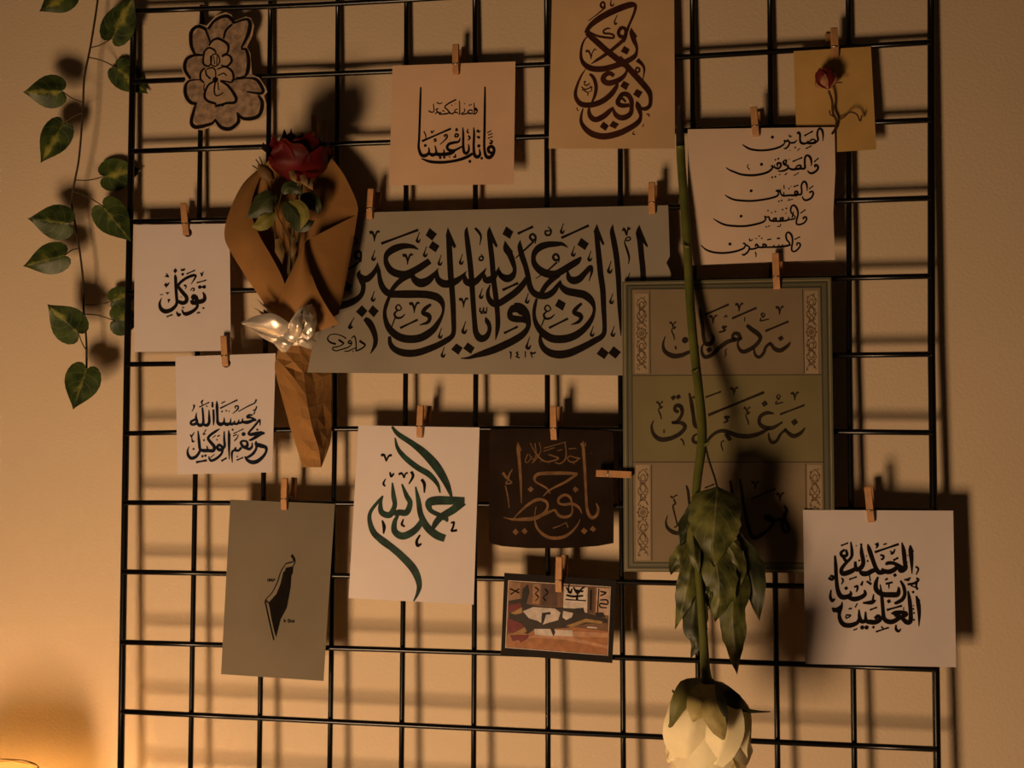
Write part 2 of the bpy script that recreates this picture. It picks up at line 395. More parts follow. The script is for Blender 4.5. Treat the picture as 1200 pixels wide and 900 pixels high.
T_BROWN = '''O 670 0 11.25
v 220 275 8 320 200 14 425 115 22;v 430 115 30 432 50 26 405 28 26 380 65 28 400 100 30 440 105 24
v 520 0 8 512 60 22 535 78 24 560 45 8
v 190 440 60 225 365 60 300 290 75 420 210 85 560 140 86 700 85 84 790 62 76 835 75 50 835 130 38 800 230 34 760 320 32 730 400 40 705 470 20
v 510 380 10 470 375 22 420 405 24 430 440 26 500 445 26 550 465 26 545 500 30 450 495 30 340 475 30 260 440 30 215 420 40
v 200 430 70 260 490 75 350 570 78 450 660 78 550 740 80 640 810 80 700 860 78
v 690 560 10 700 500 50 715 420 46 690 370 42 645 375 50 615 430 44 640 480 50 700 490 50
v 690 520 50 600 600 48 500 680 46 400 750 44 320 800 34 255 845 6
p 690 605 765 652 730 722 645 680
v 185 685 34 215 670 26 245 720 20 255 780 6;v 255 775 10 270 700 14 300 650 16 325 660 8
v 600 200 8 565 280 18 575 320 24 600 300 12
v 785 368 6 790 430 62 820 530 62 855 620 40 855 680 36 830 740 60 760 790 70 650 840 74 520 885 76 400 910 78 270 905 76 180 860 66 130 790 46 120 700 34 135 600 28 165 530 22 205 480 14
p 785 368 862 478 845 505 800 480
O 670 70 9.4737
v 520 -20 68 600 60 66 700 170 66 800 280 66 860 360 60 875 440 44 865 510 44 820 545 46 770 540 30
v 720 460 10 735 510 60 755 570 50 765 630 36 740 690 56 660 750 62 540 810 68 420 845 70 320 850 70 220 820 66 145 760 54 105 690 38 105 620 28 125 540 14
v 600 470 20 560 430 30 520 440 50 515 485 52 560 510 50 640 505 40
v 520 440 50 560 385 50 620 390 55 660 450 50 665 530 46 650 600 54 590 640 62 530 640 60 480 600 46 455 525 10
v 460 530 20 420 570 50 350 630 62 270 665 60 215 640 56 190 580 40 195 530 20;v 225 470 20 255 400 34 270 310 40 255 230 40 225 180 36 195 160 20
v 155 105 8 110 170 20 65 270 28 40 370 36 55 440 46 100 490 58 170 505 60 250 495 62 340 460 62 430 390 60 490 310 48 510 260 20
v 470 180 40 420 150 50 365 175 56 350 225 60 400 260 62 480 245 60 560 200 50 605 140 30 610 90 20
p 575 235 640 270 605 340 538 295;p 718 325 787 360 745 428 680 385;p 350 685 412 735 375 790 310 745;p 455 678 525 715 485 768 415 735
v 130 250 10 150 240 12 140 275 12 170 285 14 200 260 12;v 105 300 10 150 330 14 210 310 12 220 340 10 190 360 10;v 110 330 8 150 350 12 180 370 12 175 400 10;v 200 290 10 230 310 8
v 725 0 50 780 50 34 805 110 24 790 220 6;v 715 85 20 750 100 22 745 135 22 710 130 22 715 85 16
v 830 605 12 855 610 16 860 635 6;v 798 715 10 785 745 6;v 690 795 8 678 825 12 705 830 10;v 55 530 8 60 550 6 70 570 8'''
T_LIST = '''O 860 145 10.909
v 108 265 6 150 295 16 210 325 20 300 340 20 400 340 20 500 325 20 580 300 20 630 270 18 650 240 12 640 210 10
v 640 215 22 660 225 20 690 220 14 680 200 10;v 705 140 10 715 165 14 740 160 10;v 690 210 12 710 240 18 700 280 18 665 315 18 635 315 8
v 700 245 14 740 245 18 775 240 18 805 210 10
v 805 130 10 825 115 26 845 140 22 845 200 20 855 240 24 890 255 24 930 245 18 950 215 10;v 930 250 16 980 250 24 1040 240 26 1030 205 16 990 205 16 950 245 12
v 1040 240 18 1075 210 20 1065 140 20 1075 85 20 1095 62 20 1125 80 24 1140 140 18 1138 220 6
l 900 155 1010 95 16;l 920 320 992 282 13;d 785 305 12;l 810 345 845 315 8;d 492 172 20;d 713 340 6
v -100 560 6 -60 590 14 0 615 18 100 650 20 230 660 22 350 645 22 440 615 22 490 570 20 490 535 14 470 550 8
v 490 560 14 515 555 14 520 525 8;v 520 560 16 545 570 20 570 570 18;v 560 550 12 555 510 20 590 505 22 600 540 20 570 575 18 540 570 14;d 530 462 11;d 568 448 13
v 640 470 16 670 470 16 660 510 18 635 500 16 640 470 12;v 625 480 14 640 520 18 690 540 20 680 580 20 620 605 18 560 605 10
v 690 560 16 740 585 22 800 580 24 850 570 24 850 535 18 810 540 16 780 580 12;v 850 575 20 905 570 22 905 500 20 910 430 20 940 405 20 975 430 24 990 480 20 990 540 8
l 750 485 875 432 14;v 1040 560 14 1035 530 20 1065 535 22 1075 570 22 1045 610 22 990 635 22 950 615 14 945 595 8;l 1025 490 1080 440 14
d 490 685 12;d 530 678 12;d 585 650 9;l 650 655 680 632 12;l 765 665 830 625 9;d 353 520 20;v 185 520 5 172 550 7 200 590 5;d 705 455 6
O 845 205 10
v 45 235 6 90 265 14 160 292 17 260 303 18 360 305 18 460 295 18 560 278 18 640 255 18 670 230 16 665 195 12 645 190 16 670 180 14 690 195 14 700 165 8
v 690 200 14 715 240 16 750 245 18 800 240 18 850 240 20 890 235 22 895 200 18 870 195 18 870 225 16 930 230 18 945 200 16 940 130 16 960 85 18 985 82 18 1005 120 18 1008 190 6
v 735 245 14 735 200 6;v 735 120 10 740 165 8;d 795 160 9;d 820 135 6;l 850 140 905 120 12
v 1045 215 14 1040 200 14 1070 195 16 1078 230 18 1050 275 18 990 298 18 955 270 12 955 250 8;l 1030 165 1078 130 12;d 352 187 18;d 678 310 10;d 710 300 10;l 780 300 840 285 8;d 795 280 6
O 815 235 8.5714
v 180 183 5 230 215 12 300 245 15 400 257 16 500 257 16 600 240 16 680 215 15 705 185 12 695 160 12 715 170 10
v 715 170 10 735 165 12 750 200 14 800 205 16 810 180 14 785 185 14 790 205 12 860 205 16 880 175 14 850 180 12 870 205 14 930 195 14 935 165 8
v 930 195 12 990 185 12 1000 165 8 960 120 12 960 70 14 985 48 14 1015 75 16 1030 130 14 1015 200 14 1015 235 12 1045 242 14 1090 225 14 1115 190 14 1105 165 14 1080 175 12 1090 190 10
v 970 175 12 985 110 8;l 1055 128 1105 92 10;d 728 103 8;d 765 122 7;d 802 112 8;d 875 92 8;d 912 80 9;d 908 128 6;d 458 158 15;d 712 265 8;d 738 258 8;v 820 262 6 850 258 8 855 235 8
v 55 448 5 100 490 12 170 518 15 270 528 16 370 518 16 440 500 15 490 475 14 500 440 10 480 430 14 500 435 12
v 495 440 12 530 460 12 540 470 8;v 545 465 12 530 510 14 490 545 15 465 540 10;v 530 490 14 590 485 14 630 465 14 610 440 14 600 465 12
v 630 470 14 690 470 14 710 450 14 680 440 14 690 468 12 780 468 14 850 465 16 920 455 16 955 445 14;v 780 465 10 790 445 6;v 830 465 10 840 440 6;v 870 460 10 875 440 6
v 930 455 14 945 430 12 915 390 14 910 340 14 935 320 14 965 350 16 975 410 14 965 480 14 975 510 12 1010 505 14 1050 460 14 1045 430 12 1020 430 12 1020 455 10
l 995 392 1050 365 10;v 540 380 8 548 405 10 575 392 8;d 610 382 7;d 640 358 8;d 665 380 8;l 720 395 760 388 10;l 818 382 848 380 13;d 346 438 16;v 600 515 8 608 545 10 605 570 5;l 790 545 865 510 8'''
T_TAWAKKUL = '''O 180 305 12.857
p 328 115 358 160 325 200 295 160
v 322 215 14 330 270 36 335 400 36 345 550 36 350 640 36 320 700 40 250 755 48 170 770 52 110 730 44 90 660 30 105 600 16 122 570 5
v 565 360 5 610 290 20 635 235 24 590 230 34 500 265 34 420 320 34 370 380 34 400 440 40 450 500 44 495 560 44 490 620 46 440 645 46 380 625 40 350 600 24
v 610 600 24 590 560 44 610 535 40 645 570 44 640 630 50 590 640 50 570 600 36;v 640 640 40 660 690 34 620 745 38 550 790 44 480 810 44 440 780 24 430 740 14
v 650 630 50 720 620 54 765 590 46 765 530 34 740 480 14
d 695 405 28;d 762 402 28;l 690 405 765 402 22;l 650 340 795 300 16;l 495 208 625 150 16;v 410 140 26 440 150 24 470 130 24;d 437 212 22
v 705 205 14 715 195 14 725 240 14 740 190 14 755 175 10;v 555 460 10 580 425 14 610 430 16 605 460 14 585 460 10;v 455 385 24 480 380 20 490 405 14 475 435 6
v 170 240 16 215 240 20 190 200 12;v 215 240 20 225 260 14;v 160 365 16 195 380 30 240 335 8;v 185 340 16 190 415 10;v 185 490 14 235 490 14;v 205 495 14 210 520 8
v 210 595 16 250 600 24;v 225 600 20 225 640 12;l 195 852 285 818 18;v 345 770 8 355 800 24 380 825 40 410 805 12;v 430 710 16 460 715 14;v 650 805 12 675 785 16 700 800 12;d 750 722 16;l 95 520 140 516 6;d 415 555 9'''
T_HASBUNA = '''O 215 462 10.588
v 130 130 20 130 165 14 105 215 6;l 195 160 320 100 12;v 215 105 14 240 75 14 225 110 12 240 130 8;d 288 150 10
v 160 230 6 155 290 22 165 350 30 130 375 26 95 370 24 95 340 24 130 320 22 155 300 14
v 165 360 20 200 385 34 240 370 30 245 300 22 235 180 18 228 165 6;v 240 375 20 290 385 32 318 350 28 318 280 22 315 195 8
v 358 95 14 360 150 22 355 165 8;v 370 190 20 375 300 22 372 385 10
v 412 85 8 415 150 28 420 280 24 425 350 30 460 375 36 500 350 24 505 290 8;v 500 360 24 540 375 34 580 355 22 585 300 6
v 570 370 24 610 370 26 640 330 10;v 620 365 22 670 365 24 690 315 10;v 670 360 22 720 350 22 735 300 10
v 730 345 24 790 350 34 850 330 26 885 315 20 830 290 20 795 285 28 810 260 22 860 260 14;v 885 320 24 905 325 14;v 860 200 10 890 195 16 910 150 12;v 870 250 14 890 210 8
l 455 175 670 70 14;l 470 115 515 90 12;d 478 215 12;d 530 205 10;d 565 213 8;v 650 180 8 640 155 14 670 145 14 680 170 16 660 200 14 610 240 6;v 680 215 10 800 150 12 880 110 14 905 65 16
v 950 390 8 945 320 20 910 360 22 860 420 22 810 480 22 830 500 30 900 490 36 960 485 40 1010 485 16;v 960 490 34 900 530 32 840 565 24 810 570 10;d 915 440 14
v 900 580 10 905 620 36 960 640 40 1020 660 32 1025 710 26 990 770 30 920 830 38 850 845 38 790 815 28 760 770 12;v 905 625 24 900 680 24 860 740 28 800 780 24 770 785 10
v 850 600 8 850 650 22 820 680 28 780 670 28 740 650 28 710 600 24 740 580 20 785 590 20 790 640 30 750 660 30;v 720 660 24 680 700 24 640 690 24 650 660 18;v 680 700 20 620 700 22 600 740 22 605 850 8
d 745 495 26;l 620 490 745 430 10;l 615 520 660 500 12;v 630 580 10 650 560 14 670 535 10 680 500 8
v 560 450 10 565 520 26 565 650 24 568 810 8;v 575 510 14 585 500 10;v 505 460 12 505 560 22 510 640 26 480 680 30 440 690 30 420 660 28 440 630 26 480 660 26 475 730 24 420 790 26 350 825 26 320 800 18 315 770 10
v 450 430 8 400 460 24 330 510 26 305 550 26 340 600 30 380 650 32 370 700 34 310 700 32 250 700 34 215 690 24;v 300 695 20 290 640 8;v 180 455 12 190 560 26 200 660 28 205 700 26 160 770 30 100 795 32 60 760 28 50 700 18 70 650 6
d 235 770 16;d 272 762 16;d 610 440 13;d 415 565 10;d 255 570 12;d 125 680 14;l 155 845 290 820 20;l 470 830 535 790 18;l 660 820 740 785 14;d 668 775 10
v 80 500 10 100 520 16 135 470 8;v 105 560 14 115 590 16 140 580 8;v 100 515 14 105 560 8;l 240 500 280 440 11;l 245 505 275 490 12;l 360 540 400 510 8;l 420 525 450 510 13;l 330 790 385 745 6'''
T_SQUARE = '''O 965 630 7.826
v 795 70 10 800 120 34 808 220 26 812 335 6;v 718 45 8 735 120 30 745 220 30 750 280 34 710 300 40 690 270 20;v 740 290 30 690 260 28 640 235 24 590 235 26 570 250 16;v 690 260 28 640 300 34 590 315 34 545 300 26 540 280 10
v 560 315 30 510 320 34 480 280 30 450 200 30 420 110 30 405 60 8;v 490 290 28 440 310 34 400 330 36 360 330 36 330 310 20
v 345 60 8 350 140 28 365 230 30 340 280 34 300 290 30 290 220 18;v 250 40 10 260 120 22 255 180 22 200 240 24 165 290 28 175 330 34 230 320 36 290 290 30
v 195 110 16 160 140 22 175 170 24 215 160 22 205 110 16;v 175 170 20 215 230 24;l 470 135 690 60 16;l 160 75 225 50 12;v 485 50 30 495 75 20 480 100 6;l 550 65 580 55 12
v 520 160 14 550 170 16 545 195 16 525 200 12;v 615 150 16 640 140 16 655 105 10;l 610 125 630 135 10;l 640 210 685 185 16;d 405 215 10;d 395 170 6;d 772 165 6;d 768 225 6;d 328 210 10;d 345 65 12;d 300 75 6;l 800 90 825 130 10
v 105 165 14 112 260 26 118 380 26 130 480 30 160 540 36 210 545 34 250 520 24 245 490 8;v 220 545 26 280 565 34 340 550 32 380 520 28 375 480 12;q 208 465 20
v 280 455 14 310 445 16 310 475 16 300 500 8;l 235 385 305 360 12;v 165 370 10 180 395 14 165 430 8;v 345 440 20 360 400 12;v 395 400 14 440 430 18;l 420 340 430 400 10
v 500 360 14 480 420 30 485 480 34 540 520 36 620 525 38 680 520 36 690 470 20 680 455 8;v 705 395 14 735 450 24 745 520 26 720 570 28 665 600 24 655 590 10;q 600 585 22;q 655 345 20
v 565 390 14 590 375 14;v 570 425 16 635 410 14;v 600 430 14 600 470 6;v 845 265 14 870 290 14 850 340 10;l 740 390 800 370 12;l 760 395 790 390 12;v 770 430 16 830 420 18 870 390 18 850 370 12;v 860 400 14 850 440 16 860 480 12;l 800 440 870 470 10;q 822 500 15
v 45 370 20 80 385 20 90 360 20 60 350 14;v 70 480 10 62 540 20 80 580 24 105 560 10
v 850 535 12 868 600 30 878 700 24 875 815 6;l 860 555 885 580 10;v 775 490 12 790 580 28 800 700 30 795 770 34 760 775 34 720 740 28 670 710 34 640 690 20;v 620 700 10 660 685 22 740 690 30 760 710 24 700 735 30 640 770 34 590 770 34 555 740 30 545 660 26 535 550 24 520 430 8
v 470 745 24 500 720 26 520 750 30 480 775 34 430 775 34 390 760 26 385 680 12;v 390 765 26 350 770 30 330 730 26 325 660 10;v 330 740 24 310 780 28 250 805 34 190 800 34 155 760 30 145 700 24 165 640 20 170 590 8
d 355 825 20;d 395 825 20;d 100 665 22;d 130 675 18;d 825 655 9;d 830 692 9;d 830 755 10;d 825 625 6;v 75 650 14 120 655 20 170 620 16
v 360 600 12 440 595 30 480 575 10;v 450 590 20 460 520 10;l 580 665 720 625 15;l 735 640 735 665 8;l 425 665 490 640 12;v 450 830 20 465 815 16;l 480 865 600 825 12;l 530 815 550 840 12;v 665 800 10 665 840 20 690 860 18 710 835 8;l 275 850 310 835 10;v 205 710 12 250 715 10 210 740 10 205 715 10;l 230 655 260 650 12;l 290 640 310 605 11'''
T_GREEN = '''O 400 470 3.6
v 213 108 8 240 140 18 300 180 22 350 220 30 400 275 34 440 340 26 460 390 14 467 410 5;v 226 155 5 238 200 14 270 240 20 320 280 22 370 310 22 405 350 14 417 388 5;v 345 215 2 400 250 3 425 290 2
v 520 420 26 460 420 32 400 420 34 370 430 30 375 460 18 410 480 18 440 495 20 447 510 6;v 515 425 30 470 460 30 420 490 26 395 520 22 385 545 10;v 437 580 28 400 565 30 360 530 28 335 480 22 325 420 18 313 362 6;v 345 500 20 310 545 26 260 570 28 225 550 24 225 510 18 240 480 10
v 255 350 6 275 400 18 290 430 20 275 470 24 240 470 22 222 480 12;v 215 345 6 220 400 18 225 440 18 205 480 24 170 470 22 165 430 14 175 400 6
v 175 400 6 150 430 12 122 470 14 120 510 18 140 560 24 190 600 26 250 650 28 305 710 30 328 770 22 322 810 14 305 845 5;v 140 575 2 165 600 3 195 622 2'''
T_GREEN_MARKS = '''O 400 470 3.6
v 167 230 8 180 228 7 190 255 4;v 190 252 4 200 232 6 213 228 7;v 187 328 3 177 348 6 185 360 5;v 205 300 5 210 318 7 222 305 5;v 242 310 7 255 305 6 265 325 4;v 265 325 4 270 308 5 280 302 6;v 295 297 8 302 318 8 285 350 4;v 338 330 8 350 350 9 350 387 4;v 172 503 4 180 530 10 178 560 4;v 262 498 4 255 520 7 268 530 5;v 332 565 5 318 590 8 322 610 9 338 602 5;v 462 515 5 475 512 6 470 535 6 465 548 6 488 545 7'''
T_DARK = '''O 575 505 6.6643
v 215 90 10 215 140 30 225 250 26 235 400 22 240 565 6;l 215 95 240 155 10;v 720 80 8 725 150 26 735 300 24 745 500 22 755 620 26 785 675 30 825 660 26 840 610 22 825 565 10;l 705 95 720 140 14;l 738 90 742 120 6
v 680 335 20 600 330 28 480 330 30 380 335 30 345 360 26 350 395 18 400 425 18 440 450 16 465 490 6;v 670 340 24 590 395 22 500 440 18 450 470 14 410 510 5
p 313 430 337 455 312 480 288 456;p 660 432 688 458 662 482 640 455;p 195 762 220 790 195 815 170 788;p 265 757 290 785 268 808 240 782;p 728 755 758 780 732 808 705 782;p 797 740 825 768 800 788 772 768
v 165 700 5 220 640 14 300 570 24 370 535 28 430 550 24 445 590 20 420 640 26 350 680 34 260 690 30 170 690 18 100 675 4
v 370 670 30 440 640 26 500 615 16;v 500 615 20 540 665 26 600 670 24 635 640 16 635 570 14 620 520 22 580 500 24 535 525 24 530 560 20 570 575 22 640 570 26 690 600 20 712 645 6
v 355 590 5 345 660 8 355 740 18 400 800 26 470 835 28 560 830 28 630 790 22 680 730 12 697 690 4;v 485 760 3 540 740 4 590 715 4;v 590 715 4 605 755 3
v 95 325 24 130 370 20 150 330 14 170 300 8;v 130 370 16 165 405 10 120 410 14 135 385 8;v 115 425 10 135 520 12 145 600 4
v 310 95 4 350 170 12 400 225 14 450 240 12 530 215 14 470 190 12 450 185 8;v 380 90 3 390 160 8 340 235 10 320 250 4;v 345 95 3 355 180 8 330 225 8 300 180 6;v 325 200 8 290 245 8 270 235 6 290 180 4
v 580 90 3 590 170 10 580 225 12 540 255 12 500 245 8;v 700 215 12 650 205 10 620 195 8 600 215 8 620 240 10 660 240 10 690 215 10;v 415 135 5 590 85 6;v 410 160 4 500 130 4;v 520 155 4 560 145 4;v 610 140 3 670 135 3;d 650 255 5;d 455 255 4;d 390 240 4;d 785 175 4'''
T_POSTER = '''O 770 350 7.0588
v 1100 360 8 1080 390 28 1020 430 34 970 415 30 940 375 22 925 365 10;v 935 370 24 900 400 24 880 450 26 845 485 24 810 465 18 797 400 8
v 740 220 22 780 255 34 840 300 34 850 340 30 800 400 34 720 440 32 680 420 22 665 370 14 690 330 10
v 690 330 24 670 295 30 635 290 26 625 325 24 660 340 30 700 325 26;v 650 340 30 580 360 34 510 410 36 460 460 34 400 485 30 370 450 22 370 400 16 390 370 8
v 350 75 10 360 130 30 375 230 28 385 330 28 405 375 34 445 370 34 465 330 28 450 290 10;q 430 425 26
v 65 315 8 48 380 18 65 440 30 130 475 38 200 470 34 260 445 28 330 420 24 320 370 20;d 230 345 26;l 395 135 590 50 16;l 620 165 820 78 16;l 895 270 1085 190 16
V 675 70 .6;V 460 170 .6;V 1010 95 .6;m 130 230 .65;v 880 120 10 860 130 10 880 155 10 890 125 10;v 860 160 10 855 185 10 925 170 8;q 1022 330 24;v 575 235 16 540 235 14 560 265 16 510 280 10;l 725 155 722 190 7;v 575 415 8 562 440 8 570 460 6 558 485 4;v 555 160 5 565 140 5 580 155 5;l 150 395 155 420 12
O 755 450 6
v 1128 310 10 1100 345 24 1050 368 28 1010 345 22 985 315 12;v 1000 320 20 960 350 18 930 400 22 900 412 22 880 390 16 872 345 8
v 910 210 8 860 205 24 815 230 26 808 275 22 840 305 28 900 310 26 970 270 12;v 880 310 20 820 345 26 740 368 30 660 365 30 600 345 28 550 330 24 500 345 22 455 385 20 440 420 8;v 570 350 20 600 390 28 605 400 10
v 315 65 10 330 130 24 345 230 24 355 290 26 385 310 28;v 340 90 14 352 100 10;v 375 350 8 345 370 16 345 405 20 380 415 20 430 400 18
v 240 200 20 215 185 22 220 155 24 255 160 26 265 210 22 230 265 24 190 270 10;v 195 275 16 260 275 24 285 305 26 250 350 28 180 385 30 110 390 30 65 355 22 50 300 14 65 258 6
q 203 98 19;q 238 92 19;q 845 140 23;q 1055 270 25;l 450 220 840 60 17;l 430 95 538 55 10;l 955 215 1125 150 12;V 628 50 .5;V 1055 85 .5;m 108 155 .55;m 722 195 .55
v 945 75 8 930 90 8 945 110 8 955 80 8;v 930 120 8 925 140 9 975 130 7;v 600 235 14 565 232 12 585 258 14 555 275 8;v 255 385 8 272 405 8 278 435 4;v 560 405 8 545 405 8 540 430 8 552 470 4;l 138 320 138 345 9
O 770 555 7.0588
v 1050 260 10 1070 310 28 1050 370 30 1080 430 30 1090 470 24 1060 485 24 1035 440 26 1030 380 26 960 390 30 900 370 30 900 350 20 940 360 24 960 410 24 900 480 28 820 530 34 780 510 30 750 420 26 720 280 24 700 150 24 685 45 14
v 605 60 20 620 160 24 640 300 24;v 85 350 6 72 400 14 85 450 22 130 485 30 180 495 28 240 480 24;v 240 100 10 255 150 20 265 240 20 280 330 18 290 450 18
v 110 190 14 130 200 10 150 185 10 165 180 10;v 135 210 10 150 250 12 130 270 12 145 340 10 165 430 10 140 445 10;l 395 120 470 90 12;l 780 210 980 125 12;V 810 95 .6;V 1015 190 .6'''
T_MAP = '''O 300 640 7.5
p 325 180 318 250 308 260 300 370 282 470 268 545 212 650 195 720 175 800 160 750 135 640 118 540 108 500 180 420 215 330 240 225 250 230 260 195
v 155 828 4 120 680 4 90 540 4 82 478 4 140 410 4 185 320 4 220 220 4 262 155 4;v 262 155 4 320 140 4 330 120 4 310 92 4 318 82 6 340 130 4 325 180 5;v 82 478 4 108 500 4'''
T_MAP_TEXT = '''O 300 640 7.5
v 104 286 5 104 312 6;v 112 286 6 120 300 7 112 312 6;v 126 286 6 126 312 6;v 124 298 5 136 298 5;v 142 286 6 138 300 6 146 312 6;v 152 288 6 160 300 8 166 286 5;v 150 300 6 150 312 6
v 246 640 6 250 672 7;v 252 650 5 262 665 6;v 282 642 7 284 674 7;v 286 642 6 302 656 7 288 674 6;v 308 650 6 310 672 6;v 318 652 7 330 656 7;v 316 664 6 332 670 6;v 334 650 5 334 670 6'''
T_FLOWER = '''O 190 0 5.294
v 285 180 14 330 125 14 395 100 16 435 125 16 440 145 12;v 435 150 10 395 190 12 380 240 8;v 440 145 10 520 120 12 545 150 18 530 220 18 490 300 8;v 490 305 10 520 310 12 535 370 16 530 440 18 510 475 10 460 485 8;v 470 490 8 540 485 8 590 500 14 625 560 14 610 580 12 525 570 6
v 595 590 8 620 640 16 605 710 18 560 735 18 500 735 14 462 700 8;v 470 710 12 470 760 16 420 800 18 365 790 16 325 740 10;v 325 750 10 300 770 14 210 790 18 180 760 16 195 690 14 205 650 8;v 215 645 12 175 635 16 145 590 16 145 530 14 175 500 8 240 495 4;v 175 490 12 140 430 16 150 370 16 195 345 12 250 345 5;v 200 335 12 180 280 16 180 200 18 220 165 16 265 180 14 275 200 10 300 270 6
v 290 285 8 310 255 10 340 240 12 375 252 12 408 280 12 405 325 10 372 345 8;v 255 360 9 262 320 9 290 297 9 322 310 9 335 330 6;v 255 360 9 255 395 9 285 412 9 303 390 6 308 350 6
v 300 350 6 328 335 6 350 350 6 356 385 6 335 410 6 305 400 6 300 350 6;l 320 350 325 398 4;l 340 348 338 402 4;v 370 352 8 400 340 8 425 355 10 428 385 12 400 412 10 365 405 6
v 265 420 8 240 450 10 238 490 10 260 515 8;v 268 430 6 275 465 8 300 490 8;v 275 430 6 310 420 8 330 440 6 332 490 6;v 340 430 6 390 415 8 430 440 10 442 480 10 430 510 8 370 500 6;v 345 470 5 380 455 6 400 470 5
v 330 500 10 285 530 10 262 590 12 280 625 12 335 645 12;v 360 500 10 410 535 12 455 600 14 450 635 14 400 640 12 370 650 12 335 657 12
v 330 500 8 323 560 8 330 590 6 350 592 6 380 575 5;l 345 510 350 560 5;v 262 520 5 258 550 5 268 575 4;d 330 495 18;d 335 657 9;d 375 652 9;l 250 340 205 335 5;l 430 500 470 488 8'''
P_FLOWER = [(275,160),(330,100),(395,75),(430,92),(450,130),(520,103),(550,113),(570,160),(560,220),(525,290),(547,330),(557,462),(602,482),(642,540),(652,570),(632,592),(647,650),(642,712),(602,742),(545,752),(487,747),(472,792),(420,817),(368,812),(325,778),(250,807),(200,802),(170,772),(168,720),(183,657),(143,632),(126,570),(128,520),(146,495),(123,430),(128,380),(150,343),(172,330),(163,280),(166,200),(200,158),(240,150)]
# ------------------------------------------------------------------ the room: wall and floor
M_WALL = mat('wall_paint', (.68, .54, .38), .85, .05, 3, bump=.22, bscale=330)
def plain(name, vs, fs, m):
    me = bpy.data.meshes.new(name); me.from_pydata(vs, [], fs); me.materials.append(m); o = bpy.data.objects.new(name, me); COL.objects.link(o); o['kind'] = 'structure'; return o
def slab(name, lo, hi, m):
    x0, y0, z0 = lo; x1, y1, z1 = hi
    return plain(name, [(x0,y0,z0),(x1,y0,z0),(x1,y1,z0),(x0,y1,z0),(x0,y0,z1),(x1,y0,z1),(x1,y1,z1),(x0,y1,z1)],
                 [(0,3,2,1),(4,5,6,7),(0,1,5,4),(1,2,6,5),(2,3,7,6),(3,0,4,7)], m)
slab('wall_back', (-2.4, 0, 0), (2.4, .1, 2.6), M_WALL)
slab('floor', (-2.4, -3.2, -.05), (2.4, .1, 0), mat('floor_wood', (.30, .19, .11), .5, .3, 6))

# ------------------------------------------------------------------ wire grid
M_WIRE = mat('black_lacquered_wire', (.004, .0035, .0035), .26, .2, 60, spec=.32)
G = thing('wire_grid', 'black wire grid panel leaning on the beige wall with papers clipped all over it', 'grid', (0, 0, -6.9*CELL))
RW = .0026
def extrap(a, b, y):   # x on a line at height y
    t = (y-a[1])/(b[1]-a[1]); return a[0]+(b[0]-a[0])*t
cols = [((155.5,96),(149,427),(142.6,834)), ((236.9,15),(231.5,400),(224.3,836)), ((316.5,50),(311,420),(304.8,835)), ((395.8,50),(392.5,502),(387.2,845)),
        ((476.4,30),(475.4,440),(470.9,848)), ((556.7,40),(557.6,440),(555.2,852)), ((640.7,75),(641.4,440),(642.2,857)), ((727,190),(727.2,440),(730.3,862)),
        ((811.8,67),(814,440),(819,862)), ((902.7,62),(905,430),(911,871)), ((994.4,52),(995.3,415),(1001,875)), ((1091.3,50),(1091.6,415),(1098,878))]
rows = [((159,13),(476,0),(1091.3,-42)), ((155.5,95.8),(641,75.5),(1091.3,49.4)), ((154,177.5),(640,160),(1091.4,140.5)), ((152.5,260),(560,250),(1091.5,232)),
        ((151,343),(620,334),(1091.5,323.5)), ((149,427),(620,421),(1091.6,415)), ((147,508),(500,501.8),(1093,507)), ((145,589),(568,591),(1095,599)),
        ((143.5,670),(572,678),(1096,691)), ((142.8,752.5),(557,764.5),(1096.7,784.5)), ((142.6,833.7),(642,857.5),(1098,878)), ((142,915),(642,943),(1099,971)), ((141,996),(642,1030),(1101,1064))]
def foot(i):  # where a column meets the last row
    a, b = rows[12][0], rows[12][2]; c = cols[i]
    y = 1030
    for _ in range(4): x = extrap(c[1], c[2], y); y = a[1]+(b[1]-a[1])*(x-a[0])/(b[0]-a[0])
    return x, y
for i, c in enumerate(cols):
    a, b = rows[0][0], rows[0][2]; y = a[1]+(b[1]-a[1])*(c[0][0]-a[0])/(b[0]-a[0]); edge = i in (0, 11)
    y0 = .0 if edge else RW
    p = [P(extrap(c[0], c[1], y-2), y-2, y0)]+[P(q[0], q[1], y0) for q in c]+[P(*foot(i), y0)]
    link('frame_rod' if edge else 'rod', MB().tube([*p], .0034 if edge else RW, 10), M_WIRE, G)
for j, r in enumerate(rows):
    q = cat_rom([np.array(k, float) for k in r], 4)
    link('rod', MB().tube([P(k[0], k[1], -RW) for k in q], RW, 10), M_WIRE, G)

# ------------------------------------------------------------------ papers
INK = mat('black_ink', (.009, .006, .005), .8, .3, 200, spec=.1)
PAPERS = 'papers clipped to the wire grid'
def paper(name, label, quad, y, m, base=None, outline=None, holes=(), bend=None, cat='paper', solid=.0004, step=9):
    s = Sheet(quad, y, bend)
    top = s.at((quad[0][0]+quad[1][0])/2, (quad[0][1]+quad[1][1])/2)
    t = thing(name, label, cat, top, PAPERS)
    o = link('sheet', s.mesh(outline, holes, step), m, t, solid=solid)
    return s, t
def write(s, t, text, m=INK, name='lettering', **k): return link(name, ink(s, text, **k), m, t, smooth=False)
def hole(x, y, r): return [(x+r*math.cos(2*PI*i/14), y+r*math.sin(2*PI*i/14)) for i in range(14)]
curl = lambda a, b=0, c=0: (lambda u, v: a*v*v + b*math.sin(PI*u)*v + c*(u-.5)**2)

